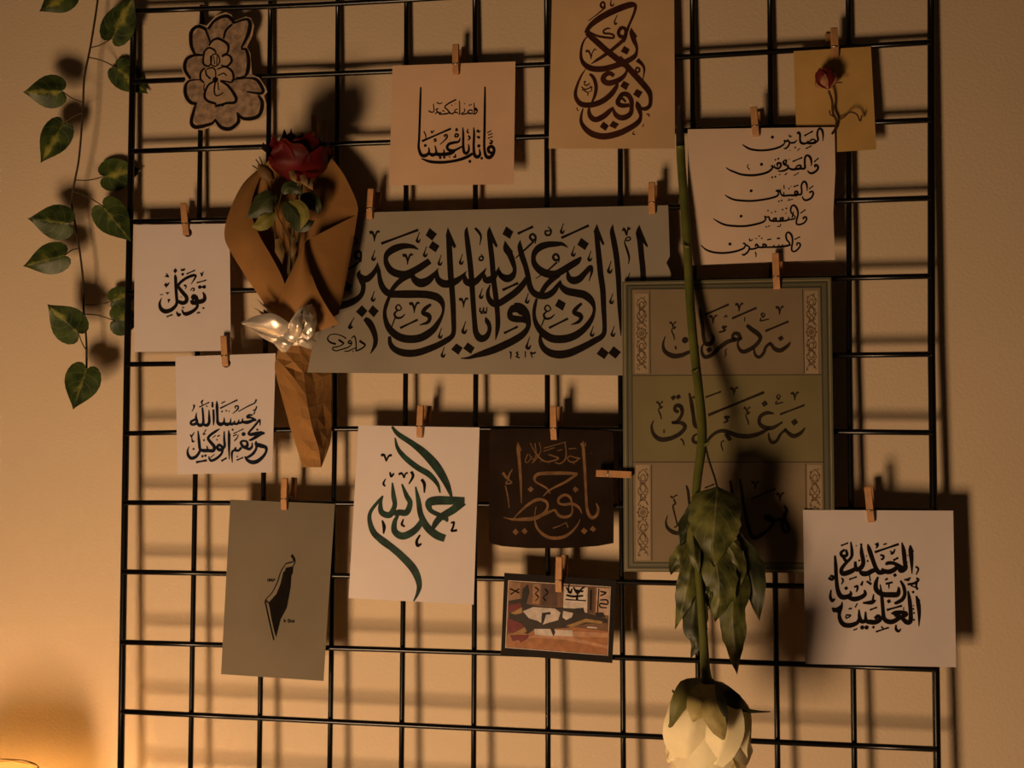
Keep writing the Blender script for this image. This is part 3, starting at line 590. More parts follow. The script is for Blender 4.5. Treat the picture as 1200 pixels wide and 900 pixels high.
WHITE = mat('white_paper', (.70, .62, .60), .85, .05, 14, bump=.18, bscale=12)
WHITE2 = mat('bright_white_paper', (.74, .66, .64), .85, .04, 12, bump=.2, bscale=12)
PEACH = mat('peach_paper', (.74, .50, .33), .85, .07, 16, bump=.30, bscale=16)
TAN = mat('tan_aged_paper', (.62, .42, .23), .85, .12, 12, bump=.25, bscale=14)
AGED = mat('aged_white_paper', (.70, .54, .42), .85, .09, 14, bump=.25, bscale=14)
OCHRE = mat('ochre_paper', (.55, .34, .11), .8, .14, 18, bump=.4, bscale=22)
GREYP = mat('grey_paper', (.175, .145, .102), .85, .10, 10, bump=.05, bscale=60)
BANNERP = mat('banner_paper', (.305, .265, .205), .8, .10, 10, bump=.22, bscale=12)
BLACKP = mat('black_paper', (.022, .013, .009), .9, .35, 20, spec=.06)

A, tA = paper('calligraphy_paper', 'peach square paper with small black calligraphy between two tall uprights', [(460,77),(604,72),(602,216),(456,217)], -.0062, PEACH, bend=curl(.004, .002))
write(A, tA, T_TOP, fat=1.3)
B, tB = paper('calligraphy_paper', 'tan paper with thick brown calligraphy stacked in loops, at the top edge of the photo', [(647,-14),(790,-14),(791,174),(643,174)], -.0062, TAN, bend=curl(.004, .002))
write(B, tB, T_BROWN, mat('brown_ink', (.052, .016, .010), .45, .45, 90))
Y, tY = paper('yellow_paper', 'small ochre paper with a dried red rosebud on it', [(930,60),(1020.5,54.5),(1027,175),(934,181)], -.0056, OCHRE, bend=curl(.0006, .0004))
C, tC = paper('calligraphy_paper', 'aged cream paper with five lines of thin black calligraphy with long sweeping tails', [(806,151.5),(978,149),(978.5,304.5),(808,311)], -.0098, AGED, bend=curl(-.001, .002),
              outline=[(806,151.5),(860,150.5),(978,149),(979,200),(976.5,250),(978.5,304.5),(900,307),(808,311),(806,240)])
write(C, tC, T_LIST, fat=1.3)
D, tD = paper('calligraphy_banner', 'wide greyish paper banner with one line of large black calligraphy', [(391,250),(783,240.5),(788,440.5),(360,436.5)], -.0062, BANNERP, cat='banner',
              bend=lambda u, v: .022*max(0, 1-u/.26)**1.5*min(1, max(0, v-.15)/.7) + .0015*abs(math.sin(5*u))*v, step=12,
              outline=[(391,250),(520,246.5),(783,240.5),(785,300),(781,308),(785.5,318),(788,440.5),(560,438.5),(360,436.5),(368,396),(381,330)])
write(D, tD, T_BANNER, fat=1.06)
E_, tE = paper('calligraphy_paper', 'white paper with one short black calligraphy word, at the left frame rod beside the ivy', [(158,263.5),(269,262),(270.5,411),(157,412.5)], -.0062, WHITE, holes=[hole(220, 272.5, 5.2)], bend=curl(.001, .002))
write(E_, tE, T_TAWAKKUL, fat=1.3)
F, tF = paper('calligraphy_paper', 'white paper with two lines of dark blue calligraphy, left of the twisted kraft wrap', [(205.5,418),(323,414),(319,553.5),(208,556)], -.0090, WHITE, holes=[hole(265, 425.5, 5.4)], bend=curl(.002, .003))
write(F, tF, T_HASBUNA, mat('dark_blue_ink', (.010, .014, .030), .4, .5, 150, spec=.1), fat=1.3)
Gs, tG = paper('map_paper', 'grey paper with a small black map silhouette and tiny captions', [(270,585.5),(392.5,590.5),(379,798),(259,790)], -.0062, GREYP, bend=lambda u, v: .007*v)
write(Gs, tG, T_MAP, mat('charcoal_print', (.008, .006, .005), .85, .3, 150, spec=.06), name='map_drawing', lift=.0009); [write(Gs, tG, 'O 300 640 7.5\n'+q, mat('charcoal_print', (.022, .018, .015)), name='caption') for q in T_MAP_TEXT.split('\n')[1:]]
H, tH = paper('calligraphy_paper', 'white paper with one tall green brush calligraphy word', [(420,498.5),(562,501),(555,708.5),(408.5,701)], -.0062, WHITE2, bend=curl(.004, .003))
write(H, tH, T_GREEN, mat('green_ink', (.012, .040, .026), .4, .55, 120), fat=1.1); [write(H, tH, 'O 400 470 3.6\n'+q, INK, name='small_mark', fat=1.5) for q in T_GREEN_MARKS.split('\n')[1].split(';')]
I_, tI = paper('calligraphy_paper', 'black paper with golden brown calligraphy and rounded lower corners', [(574,502.5),(719,506),(719,640),(573,640)], -.0062, BLACKP, bend=curl(.004, .003),
               outline=[(574,503.5),(600,502),(650,502.5),(700,504),(716,505.5),(719,509),(719.5,560),(719,636.5),(700,640),(660,642.5),(620,642.5),(588,640),(576,637),(573,633),(573,570)])
write(I_, tI, T_DARK, mat('golden_brown_ink', (.17, .085, .032), .5, .35, 120), fat=.9)
Ls, tL = paper('calligraphy_paper', 'white square paper with black calligraphy packed into a square, right of the white rose', [(941,597.5),(1117,598.5),(1120.5,782),(944,778)], -.0060, WHITE, bend=lambda u, v: .0105*max(0, 1-u)**1.3+.002*v*v)
write(Ls, tL, T_SQUARE, fat=1.3)

# photo print with its own little picture
Js, tJ = paper('photo_print', 'small dark bordered photo print of a bouquet on a wooden table', [(591,671.3),(722.5,680),(717.5,777),(587,767)], -.0062, mat('black_border_print', (.010, .006, .004), .6, .3, 30, spec=.15), cat='photo', bend=lambda u, v: .003*v)
def flat(name, col, *polys, lift=.0003, rough=.45):
    m = mat('print_'+name, col, rough, .22, 160)
    for q in polys: link(name, ink(Js, 'O 570 640 6\np '+q, lift=lift), m, tJ, smooth=False)
flat('white_line', (.55, .45, .38), '153 240 875 285 855 771 132 715')
flat('background', (.17, .085, .045), '158 246 869 290 850 766 138 710', lift=.0004)
flat('shelf_panel', (.30, .17, .09), '160 252 240 258 235 400 158 395', '328 262 380 265 372 410 322 405', lift=.0005)
flat('wall_sheet', (.60, .52, .46), '545 283 712 291 708 470 540 440', lift=.0005)
flat('dark_panel', (.085, .045, .03), '390 266 500 272 498 424 382 415', '716 291 760 293 752 470 712 468', lift=.0005)
flat('pale_panel', (.50, .34, .25), '776 292 868 297 860 488 768 476', lift=.0005)
flat('table', (.36, .15, .06), '139 706 850 762 858 600 640 572 400 560 150 620', lift=.0005)
flat('table_gloss', (.48, .25, .14), '150 690 330 640 560 660 850 720 850 700 600 640 858 640 858 610 640 600 330 630', lift=.0006)
flat('bouquet_outline', (.030, .020, .016), '155 385 240 370 290 410 370 425 620 440 700 470 850 515 850 540 700 545 560 575 330 590 290 620 160 560', lift=.0007)  # dark outline shape of the bouquet, part of the print
flat('paper_cone', (.58, .50, .45), '256 458 330 428 480 438 520 466 505 520 400 550 360 525 300 508', '540 455 610 470 600 500 560 520 535 500', '335 582 450 582 470 635 340 622', '480 587 604 590 612 635 482 630', '708 565 780 570 778 580 708 575', lift=.0008)
flat('yellow_leaf', (.34, .20, .07), '170 470 250 430 252 470 200 482', '190 612 270 570 285 600 240 622', '560 560 700 510 820 530 810 545 700 535 600 570', lift=.0008)
flat('printed_rose', (.16, .025, .025), '150 415 240 398 248 430 170 466 150 460', '148 505 240 540 270 566 190 610 146 604', '168 628 300 625 290 650 240 680 225 660 185 668', lift=.0008)
flat('dark_shape', (.016, .012, .012), '390 470 450 462 452 480 420 482 400 545 385 545', '620 440 680 435 690 470 640 470', '765 470 820 468 832 500 770 498', '452 580 470 582 486 605 470 632', '255 300 290 270 300 330 280 400 245 395', lift=.0009)
write(Js, tJ, '''O 570 640 6
v 560 290 8 590 330 14 600 300 10;v 580 270 8 575 330 10;v 610 290 8 640 330 16 670 300 12 690 290 10;v 620 310 10 680 320 12;v 560 345 10 610 355 14 680 350 10;v 640 330 8 635 380 16;l 555 376 700 385 4
v 410 300 6 430 330 8 400 360 6 420 390 6;v 340 290 6 365 310 6 345 335 6 365 360 6 345 385 6;v 800 320 8 840 330 10 800 350 8;v 800 380 8 845 380 8 850 410 8 800 405 8 800 430 6 845 435 6;l 735 310 732 450 8;l 790 300 780 470 4;l 165 300 230 330 8;l 170 340 230 300 8''', name='little_calligraphy', lift=.0010)

# green poster on stiff board
M_BOARD = mat('green_grey_board', (.105, .100, .058), .5, .1, 20, spec=.45)
KQ = [(729,330),(974,325),(979,671.5),(731,670)]
K = Sheet(KQ, -.0136)
tK = thing('calligraphy_poster', 'green grey poster on stiff board with three lines of calligraphy behind the long rose stem', 'poster', K.at(852, 327.5), PAPERS)
link('board', K.mesh(step=40), M_BOARD, tK, smooth=False, solid=.003)
def flatK(name, m, polys, lift): return link(name, ink(K, '\n'.join('p '+q for q in polys), lift=lift), m, tK, smooth=False)
F1 = mat('brownish_print', (.22, .165, .098), .6, .12, 14); F2 = mat('olive_print', (.185, .155, .068), .6, .12, 14)
flatK('printed_panel', F1, ['740.7 339.5 961 337.5 963 438.5 741.2 439.6'], .0002)
flatK('printed_panel', F2, ['741.2 440.4 963 439.5 964.5 541 741.8 541'], .0002)
flatK('printed_panel', F1, ['741.8 542 964.5 542 966 659 743 658.5'], .0002)
FRAMEC = mat('pale_gold_print', (.30, .25, .14), .5, .15, 60); FRAMED = mat('dark_olive_print', (.050, .045, .028), .6, .15, 60)
link('border_line', ink(K, 'O 0 0 1\nl 732 332.6 971.5 328 .9;l 971.5 328 976 669 .9;l 976 669 733.5 667.6 .9;l 733.5 667.6 732 332.6 .9', lift=.0002, fat=.9), FRAMEC, tK, smooth=False)
link('border_line', ink(K, 'O 0 0 1\nl 735 335 968.5 330.8 1.2;l 968.5 330.8 973 666 1.2;l 973 666 736.5 664.8 1.2;l 736.5 664.8 735 335 1.2;l 740 338.7 962 336.2 1.3;l 962 336.2 967 660 1.3;l 967 660 742.2 659.6 1.3;l 742.2 659.6 740 338.7 1.3', lift=.0003), FRAMED, tK, smooth=False)
link('border_line', ink(K, 'O 0 0 1\nl 741 440 963 439 1.1;l 741.8 541.5 965 541.5 1.1;l 761.5 341 762.3 438 .9;l 763.5 545 764 657 .9;l 940.5 339 942.5 437.5 .9;l 944 543 945.5 657 .9', lift=.0003, fat=.8), FRAMED, tK, smooth=False)
ORN = mat('ornament_print', (.34, .26, .165), .6, .12, 40); ORND = mat('ornament_lines', (.15, .095, .05), .6, .2, 60)
def ornament(x0, y0, x1, y1):
    flatK('ornament_strip', ORN, [f'{x0} {y0} {x1} {y0} {x1+.6} {y1} {x0+.6} {y1}'], .0004)
    cx = (x0+x1)/2+.3; w = (x1-x0)*.34; h = y1-y0; t = ['O 0 0 1']
    def loop(cy, rx, ry, a=0, b=2*PI, n=12, wd=1.1):
        t.append('v '+' '.join(f'{cx+rx*math.cos(a+(b-a)*i/n):.2f} {cy+ry*math.sin(a+(b-a)*i/n):.2f} {wd}' for i in range(n+1)))
    for k in (.24, .76):       # two arabesque fields
        cy = y0+h*k
        for sg in (1, -1):
            t.append('v '+' '.join(f'{cx+sg*w*math.sin(2.5*PI*i/24):.2f} {cy+h*.19*(i/12-1):.2f} 1.1' for i in range(25)))
        loop(cy, w*.55, h*.05); loop(cy-h*.1, w*.5, h*.035); loop(cy+h*.1, w*.5, h*.035)
        for j in range(14): t.append(f'd {cx+w*(-1 if j%2 else 1)*(.45+.5*rng.random()):.2f} {cy+h*.19*(j/6.5-1):.2f} {.9+.5*rng.random():.2f}')
    loop(y0+h*.5, w*.95, w*1.0); loop(y0+h*.5, w*.5, w*.55); t.append(f'd {cx:.2f} {y0+h*.5:.2f} 1.7')
    for i in range(8): t.append(f'd {cx+w*1.1*math.cos(i*PI/4):.2f} {y0+h*.5+w*1.15*math.sin(i*PI/4):.2f} 1.1')
    link('ornament', ink(K, '\n'.join(t), lift=.0006, seg=2), ORND, tK, smooth=False)
ornament(743.5, 344, 759.5, 437.5); ornament(942.5, 340.5, 958.5, 438); ornament(744.8, 544.5, 761.5, 656.5); ornament(946, 544.5, 963, 656.5)
for part in T_POSTER.split('\nO ')[0:1]+['O '+q for q in T_POSTER.split('\nO ')[1:]]: write(K, tK, part, mat('dark_brown_print', (.022, .014, .009), .7, .3, 150, spec=.15), lift=.0008)

# flower cut-out drawing
fo = [(190+x/5.294, y/5.294) for x, y in P_FLOWER]
fx = [p[0] for p in fo]; fy = [p[1] for p in fo]
Fl = Sheet([(min(fx),min(fy)),(max(fx),min(fy)),(max(fx),max(fy)),(min(fx),max(fy))], -.0058, lambda u, v: .003*v)
tFl = thing('paper_flower', 'cut out paper flower drawing with thick black outlines and layered petals', 'drawing', Fl.at(262, 16), PAPERS)
link('cutout', Fl.mesh(fo, step=6), mat('cutout_card', (.56, .41, .27), .85, .06, 20), tFl, solid=.0008)
inner = [(262+(x-262)*.90+.5, 83+(y-83)*.925) for x, y in fo]
link('pencil_shading', ink(Fl, 'p '+' '.join(f'{x:.2f} {y:.2f}' for x, y in inner), lift=.0003), mat('pencil_shading', (.34, .235, .16), .8, .45, 170), tFl, smooth=False)
link('inner_petals', ink(Fl, 'O 190 0 5.294\np 290 280 340 240 410 280 405 340 430 370 415 410 440 460 440 500 400 520 455 620 430 640 385 640 335 655 300 640 265 600 270 560 245 510 240 450 265 400 260 350', lift=.0005), mat('cutout_card_light', (.44, .31, .20), .85, .2, 120), tFl, smooth=False)
write(Fl, tFl, T_FLOWER, name='ink_outline', lift=.0008, fat=1.25)

# ------------------------------------------------------------------ clothes pegs
WOOD = mat('peg_wood', (.50, .26, .11), .6, .22, 90, bump=.1, bscale=200)
STEEL = mat('spring_steel', (.62, .56, .5), .32, .1, 50, metal=1)
def peg(x_tail, y_tail, x_jaw, y_jaw, y, label, twist=10, wpx=7.6, deep=.0045):
    a0 = P(x_jaw, y_jaw, y); a1 = P(x_tail, y_tail, y); L = np.linalg.norm(a1-a0); a = (a1-a0)/L
    out0 = np.array([0, -1., 0]); s0 = np.cross(a, out0); s0 /= np.linalg.norm(s0); tw = math.radians(twist)
    s = s0*math.cos(tw)+out0*math.sin(tw); o = out0*math.cos(tw)-s0*math.sin(tw)
    W = wpx/1235; gap = deep-y
    mid = a0-out0*gap*.5
    org = mid+a*L*.4
    t = thing('clothes_peg', label, 'peg', org, 'small wooden pegs on the wire grid')
    thin = .5 if y_tail < 260 else 1           # little room behind the top of the grid
    def leg(sg):
        prof = [(0,0),(.30,0),(.36,.0008),(.42,0),(1,.0021),(1,.0046),(.95,.0049),(.30,.0042),(.06,.0026),(0,.0018)]
        vs = []
        for side in (-.5, .5):
            for q, h in prof: vs.append(mid+a*(q*L)+o*(sg*(gap*.5+h*(thin if sg < 0 else 1)))+s*side*W)
        n = len(prof)
        fs = [tuple(range(n)), tuple(range(2*n-1, n-1, -1))]+[(i, i+n, (i+1) % n+n, (i+1) % n) for i in range(n)]
        if sg > 0: fs = [f[::-1] for f in fs]
        link('peg_leg', MB().add(vs, fs), WOOD, t, smooth=False, bevel=.0004)
    leg(1); leg(-1)
    mb = MB(); k = []
    c = mid+a*L*.37
    for i in range(41):
        th = 2*PI*i/10; k.append(c+s*W*(i/40-.5)*1.15+(a*math.cos(th)+o*math.sin(th))*.0017)
    mb.tube(k, .00045, 5)
    for sg in (1, -1):
        f = mid+a*L*.34+o*sg*(gap*.5+.0046*(thin if sg < 0 else 1))
        mb.tube([f-s*W*.55-o*sg*.003+a*.001, f-s*W*.52, f+s*W*.52, f+s*W*.55-o*sg*.003+a*.001], .0005, 5)
    link('spring', mb, STEEL, t)
peg(537,53,536,88,-.0068,'wooden peg holding the peach square paper')
peg(974,34,976.5,68,-.0066,'wooden peg holding the ochre paper with the dried rosebud',-14)
peg(885.5,126,888,160,-.0104,'wooden peg holding the top of the five line calligraphy paper')
peg(911.5,297,913,339,-.0142,'wooden peg holding the top of the green grey poster')
peg(766,214,766,251,-.0068,'wooden peg holding the upper right of the wide banner')
peg(438,222,435,257,-.0068,'shadowed wooden peg holding the wide banner, right of the kraft bouquet')
peg(213.5,239,216.5,276,-.0068,'wooden peg in the punched hole of the one word paper beside the ivy',-16)
peg(262,394,263.5,429.5,-.0096,'wooden peg in the punched hole of the dark blue calligraphy paper',-8)
peg(496,475,493.5,513,-.0068,'wooden peg holding the green calligraphy paper')
peg(651,476,651,515.5,-.0068,'upright wooden peg holding the top of the black paper')
peg(740.5,558,698.5,556,-.0150,'sideways wooden peg between the black paper and the green grey poster',6)
peg(337,560,335,597.5,-.0068,'wooden peg holding the grey map paper')
peg(658,652,656.5,694,-.0068,'wooden peg holding the small photo print')
peg(1019,570,1023,612,-.0112,'wooden peg holding the square white paper right of the white rose')
peg(372,136,373,178,-.0100,'shadowed wooden peg behind the red rose holding the kraft wrap')

# ------------------------------------------------------------------ leaves and flowers
HEART = [(.03,.0),(-.07,.14),(-.11,.34),(-.09,.58),(.0,.82),(.14,.96),(.29,1.0),(.44,.93),(.58,.76),(.71,.53),(.83,.29),(.93,.10),(1,0)]
def leaf(parent, name, centre, wl, wr, m, fold=.25, wave=.0, n=4, seg=4, seed=0, edge=None, rag=0.0):
    """leaf blade along a centre line (px, py, depth); wl / wr half widths in px; fold lifts the two halves; rag = dry uneven margin"""
    r = random.Random(seed)
    c = np.array(cat_rom(centre, seg)); k = len(c); tk = np.linspace(0, 1, k)
    if edge: ve = np.array([e[0] for e in edge]); we = np.array([e[1] for e in edge]); m_ = len(edge); WL = we*wl; WR = we*wr; tt = np.linspace(0, 1, m_)
    else:
        m_ = k; tt = tk; ve = tt; src = np.linspace(0, 1, len(wl)); WL = np.interp(tt, src, wl); WR = np.interp(tt, src, wr)
    def C(t):
        q = np.array([np.interp(t, tk, c[:, a]) for a in range(3)])
        return q+(c[1]-c[0])*(k-1)*t if t < 0 else q
    rows_ = []; uvs = []; ph = r.random()*6
    for i in range(m_):
        g = C(tt[i]+.02)-C(max(0, tt[i]-.02)); g = g[:2]/(np.linalg.norm(g[:2])+1e-9); nn = np.array([-g[1], g[0]]); row = []; uu = []
        jl, jr = 1+rag*(r.random()-.5), 1+rag*(r.random()-.5); jd = rag*(r.random()-.5)
        for j in range(-n, n+1):
            sj = j/n; w = WR[i]*jr if sj > 0 else WL[i]*jl; e = C(ve[i]); a = abs(sj)
            q = C(tt[i])*(1-a)+e*a; p_ = q[:2]+nn*sj*w
            d = q[2]+fold*a*w/1235+wave*a*math.sin(9*tt[i]+ph+(2 if sj > 0 else 0))+.009*jd*math.sin(3*sj+ph)+rag*.0025*(r.random()-.5)*a
            row.append(P(p_[0], p_[1], d)); uu.append((sj+1e-4, tt[i]))
        rows_.append(row); uvs.append(uu)
    return link(name, MB().grid(rows_, uvs), m, parent, sub=1 if rag else 0)

# ivy
IVY = leaf_mat('variegated_ivy_leaf', (.016, .030, .008), (.060, .090, .018), (.38, .34, .06), .20, (.16, .19, .07))
STEMB = mat('ivy_stem', (.050, .032, .016), .6, .2, 80); PETI = mat('ivy_petiole', (.075, .058, .022), .6, .2, 80)
iv = thing('ivy_garland', 'hanging ivy garland with green and yellow leaves on the wall left of the grid', 'plant', P(112, -8, -.004))
sd = [(116,-10),(114.5,0),(112,18),(106,55),(99,90),(97.5,120),(95,160),(92,190),(87.5,213),(84,237),(88,262),(93.5,295),(97.5,330),(98,362),(101,395),(101.5,412),(101.5,432)]
ivd = lambda y: -.010-.006*math.sin(y/70)
link('stem', MB().tube([P(x, y, ivd(y)) for x, y in cat_rom(sd, 3)], .00105, 7), STEMB, iv)
hw = [.40, .82, .98, 1.0, .90, .72, .50, .28, .10, .0]
def ivy(base, tip, w, y0, y1, att, seed, fold=.32, bow=0):
    b = np.array(base, float); t = np.array(tip, float); d = (t-b)/np.linalg.norm(t-b); nn = np.array([-d[1], d[0]])
    cl = [(*(b+(t-b)*f+nn*bow*math.sin(PI*f)), y0+(y1-y0)*f) for f in (0, .25, .5, .75, 1)]
    leaf(iv, 'leaf', cl, w*.5, w*.5, IVY, fold, .0012, 4, 4, seed, HEART)
    if att:
        m = (np.array(att)+b)/2+np.array([0, -2 if seed % 2 else 2]); dA = ivd(att[1])
        link('petiole', MB().tube([P(*q[:2], q[2]) for q in cat_rom([(att[0], att[1], dA), (m[0], m[1], (dA+y0)/2), (b[0], b[1], y0)], 4)], .0006, 6), PETI, iv)
ivy((84,-10),(46,13.5),36,-.022,-.030,(113,-6),1)
ivy((131,45),(157,-5),40,-.014,-.018,(105.5,56),2)
ivy((136,79),(173.5,110),36,.0060,.0078,(103.5,67),3,fold=.08)
ivy((73,107),(27,108),40,-.024,-.034,(97.5,120),4)
ivy((74,146),(47.5,191),37,-.020,-.026,(97,132),5)
ivy((121,207),(166,199),39,.0060,.0085,(88.5,211),6,fold=.08)
ivy((120,241),(153.5,283),41,-.014,-.012,(85.5,224),7)
ivy((82,262),(32.5,256),42,-.020,-.028,(89.5,276),8)
ivy((76,299),(27,312),38,-.020,-.026,(92.5,291),9)
ivy((131,353),(162,342),29,.0060,.0095,(98,357),10,fold=.08)
ivy((132,375),(166,374),38,.0055,.0095,(98.5,368),11,fold=.08)
ivy((92,391),(55.5,356.5),43,-.024,-.030,(101.5,411),12)
ivy((101.5,432),(85.5,480),43,-.018,-.026,None,13)

def ortho(ax):
    ax = np.array(ax, float); ax /= np.linalg.norm(ax); u = np.cross(ax, [0, 1., 0.2]); u /= np.linalg.norm(u); return ax, u, np.cross(ax, u)
def petal_mesh(c, ax, phi, half, R, L, close=.8, flare=.0, base=.14, rise=.55, dz=0.0, n=8, m=9, wob=.03, r=rng):
    ax, u, v = ortho(ax); rows_ = []; uv = []; w1, w2 = r.random()*6, r.random()*6
    for i in range(m):
        t = i/(m-1); rr = base+(1-base)*math.sin(min(1, t/rise)*PI/2) if t < .55 else 1-(1-close)*((t-.55)/.45)**1.6
        rr += flare*max(0, t-.72)**1.3*3; row = []; uu = []
        wid = half*(math.sin(PI*min(1, .25+t*.62))**.7)
        for j in range(n):
            sj = 2*j/(n-1)-1; ph = phi+sj*wid
            zz = L*(t*(1-.14*sj*sj*t)+dz)+L*wob*math.sin(5*sj+w1)*t
            q = R*rr*(1+wob*math.sin(3*ph+w2+4*t)+.05*t*abs(sj)**3)
            row.append(np.array(c)+ax*zz+q*(u*math.cos(ph)+v*math.sin(ph))); uu.append((sj+1e-4, t))
        rows_.append(row); uv.append(uu)
    return MB().grid(rows_, uv)

# --- white rose hanging head down
wr = thing('white_rose', 'long stemmed white rose hanging head down in front of the green grey poster', 'rose', P(797, 130, -.012))
GSTEM = mat('rose_stem_green', (.105, .115, .022), .5, .3, 40, bump=.1, bscale=120)
GDRY = mat('dried_stem_end', (.020, .015, .010), .7, .3, 60)
RLEAF = leaf_mat('dry_rose_leaf', (.024, .031, .008), (.125, .130, .030), (.15, .145, .045), -.25, (.21, .20, .085), .5)
RLEAFD = leaf_mat('dry_rose_leaf_dark', (.016, .020, .008), (.040, .048, .014), (.05, .055, .02), -.3, (.07, .075, .03), .5)
ws = [(796.5,124,-.012,2.2),(797,150,-.012,4.5),(797.5,172,-.0125,5.2),(799,200,-.014,5.2),(803,250,-.017,5.4),(806,300,-.021,5.2),(808.5,350,-.027,5.2),(812.5,400,-.036,5.2),(818,450,-.047,5.2),(822,490,-.056,5.4),(822.5,520,-.062,5.4),(818,555,-.069,5.0),(815,590,-.075,4.6),(816,640,-.083,4.4),(821,700,-.091,4.4),(824.5,750,-.098,4.8),(826.5,785,-.103,5.4),(828.5,803,-.106,7.5)]
wq = cat_rom(ws, 4)
i0 = 8
link('stem', MB().tube([P(q[0], q[1], q[2]) for q in wq[i0:]], [q[3]/1290 for q in wq[i0:]], 10), GSTEM, wr)
link('dry_end', MB().tube([P(q[0], q[1], q[2]) for q in wq[:i0+1]], [q[3]/1290 for q in wq[:i0+1]], 10), GDRY, wr)
for x, y, d, sg in ((814,436,-.044,1),(804,289,-.020,-1),(828,521,-.062,1)):
    link('thorn', MB().tube([P(x-sg*2, y, d-.003), P(x+sg*1.5, y-1, d-.005), P(x+sg*4.5, y-4, d-.006)], [.0022, .0014, .0002], 7), GSTEM, wr)
link('petiole', MB().tube([P(*q[:2], q[2]) for q in cat_rom([(826,520,-.063),(831,540,-.067),(837,558,-.073),(841,573,-.077)], 4)], .0009, 6), GDRY, wr)
def rleaf(c, wl, wr_, m, fold, seed, rag=.30): leaf(wr, 'leaf', c, wl, wr_, m, fold, .0025, 5, 5, seed, None, rag)
rleaf([(841,570,-.077),(839,590,-.088),(837,612,-.095),(835,636,-.096),(837,665,-.090)], [0,22,28,29,30,31,30,27,19,10,0], [0,22,28,30,31,30,28,22,14,7,0], RLEAF, .30, 21, .16)
rleaf([(834,628,-.085),(838,655,-.090),(842,680,-.093),(842,705,-.092),(838,729,-.088)], [8,20,24,24,24,22,16,8,0], [8,22,24,25,25,22,16,8,0], RLEAF, .35, 22)
rleaf([(866,645,-.080),(861,685,-.086),(858,720,-.089),(861,755,-.089),(864,791,-.086)], [5,13,17,17,16,15,11,5,0], [5,12,15,16,16,15,12,7,0], RLEAF, .45, 23)
rleaf([(864,626,-.074),(874,656,-.076),(884,690,-.076),(890,728,-.075)], [4,12,19,18,9,0], [4,10,15,13,8,0], RLEAFD, .35, 24)
rleaf([(814,590,-.078),(808,608,-.083),(803,624,-.084),(797,640,-.082)], [5,12,13,9,0], [5,9,11,8,0], RLEAFD, .4, 25)
rleaf([(814,628,-.084),(810,656,-.090),(806,686,-.092),(799,712,-.090),(791,738,-.086)], [6,13,15,12,6,0], [6,11,13,12,6,0], RLEAF, .5, 26)
rleaf([(818,680,-.086),(814,706,-.085),(812,735,-.084),(816,752,-.084),(809,772,-.082)], [5,14,19,16,8,0], [5,9,12,11,6,0], RLEAFD, .4, 27)
rleaf([(806,632,-.078),(797,650,-.083),(790,662,-.082),(786,674,-.080)], [4,9,9,6,0], [4,8,9,6,0], RLEAF, .3, 28)
rleaf([(816,590,-.080),(812,620,-.088),(814,650,-.092),(819,676,-.090)], [2,7,8,6,0], [2,7,8,6,0], RLEAF, .6, 29)
rleaf([(848,632,-.084),(858,648,-.086),(866,668,-.084),(866,690,-.082)], [4,10,12,8,0], [4,10,12,8,0], RLEAF, .5, 30)
rleaf([(822,700,-.090),(829,690,-.090),(833,700,-.090),(830,716,-.088)], [2,4,4,2,0], [2,4,4,2,0], RLEAFD, .5, 31)
def petal_mat(name, col, base_col, amount):
    m = mat(name, col, .55, .10, 45, bump=.12, bscale=70, sss=.2, trans=.12)
    nt = m.node_tree; N = nt.nodes.new; L = nt.links.new
    uv = N('ShaderNodeUVMap'); uv.uv_map = 'uv'; sp = N('ShaderNodeSeparateXYZ'); L(uv.outputs[0], sp.inputs[0])
    nz = N('ShaderNodeTexNoise'); nz.inputs['Scale'].default_value = 5; nz.inputs['Detail'].default_value = 5
    sc = N('ShaderNodeMapping'); sc.inputs['Scale'].default_value = (3.5, .7, 1); L(uv.outputs[0], sc.inputs[0]); L(sc.outputs[0], nz.inputs['Vector'])
    a = N('ShaderNodeMath'); a.operation = 'MULTIPLY_ADD'; L(sp.outputs[1], a.inputs[0]); a.inputs[1].default_value = -1.5; a.inputs[2].default_value = amount
    b = N('ShaderNodeMath'); b.operation = 'ADD'; b.use_clamp = True; L(a.outputs[0], b.inputs[0]); L(nz.outputs[0], b.inputs[1])
    mx = N('ShaderNodeMixRGB'); mx.inputs[2].default_value = (*base_col, 1); L(b.outputs[0], mx.inputs[0])
    pb = nt.nodes['Principled BSDF']; src = pb.inputs['Base Color'].links[0].from_socket
    L(src, mx.inputs[1])
    for n in nt.nodes:
        for k in n.inputs:
            if k.is_linked and k.links[0].from_socket == src and n != mx: L(mx.outputs[0], k)
    return m
WPET = petal_mat('white_rose_petal', (.95, .83, .54), (.40, .36, .10), .05)
bc = P(828.5, 800, -.106); bax = [.02, -.05, -1]
k = 0
for lay, (R, Ls_, cnt, half, close, flare) in enumerate(((.0335,(.062,.071,.066,.078),4,1.05,.93,.16),(.0318,(.076,.082,.070,.086),4,1.05,.90,.10),(.0290,(.088,),4,1.0,.82,.05),(.024,(.086,),4,1.0,.75,0),(.017,(.084,),3,1.0,.65,0))):
    for i in range(cnt):
        k += 1
        link('petal', petal_mesh(bc, bax, 2*PI*i/cnt+1.05*lay+.55, half, R*(1+.03*(i % 2)), Ls_[i % len(Ls_)], close, flare, base=.40, rise=.34, wob=.04, r=random.Random(50+k)), WPET, wr, sub=1)
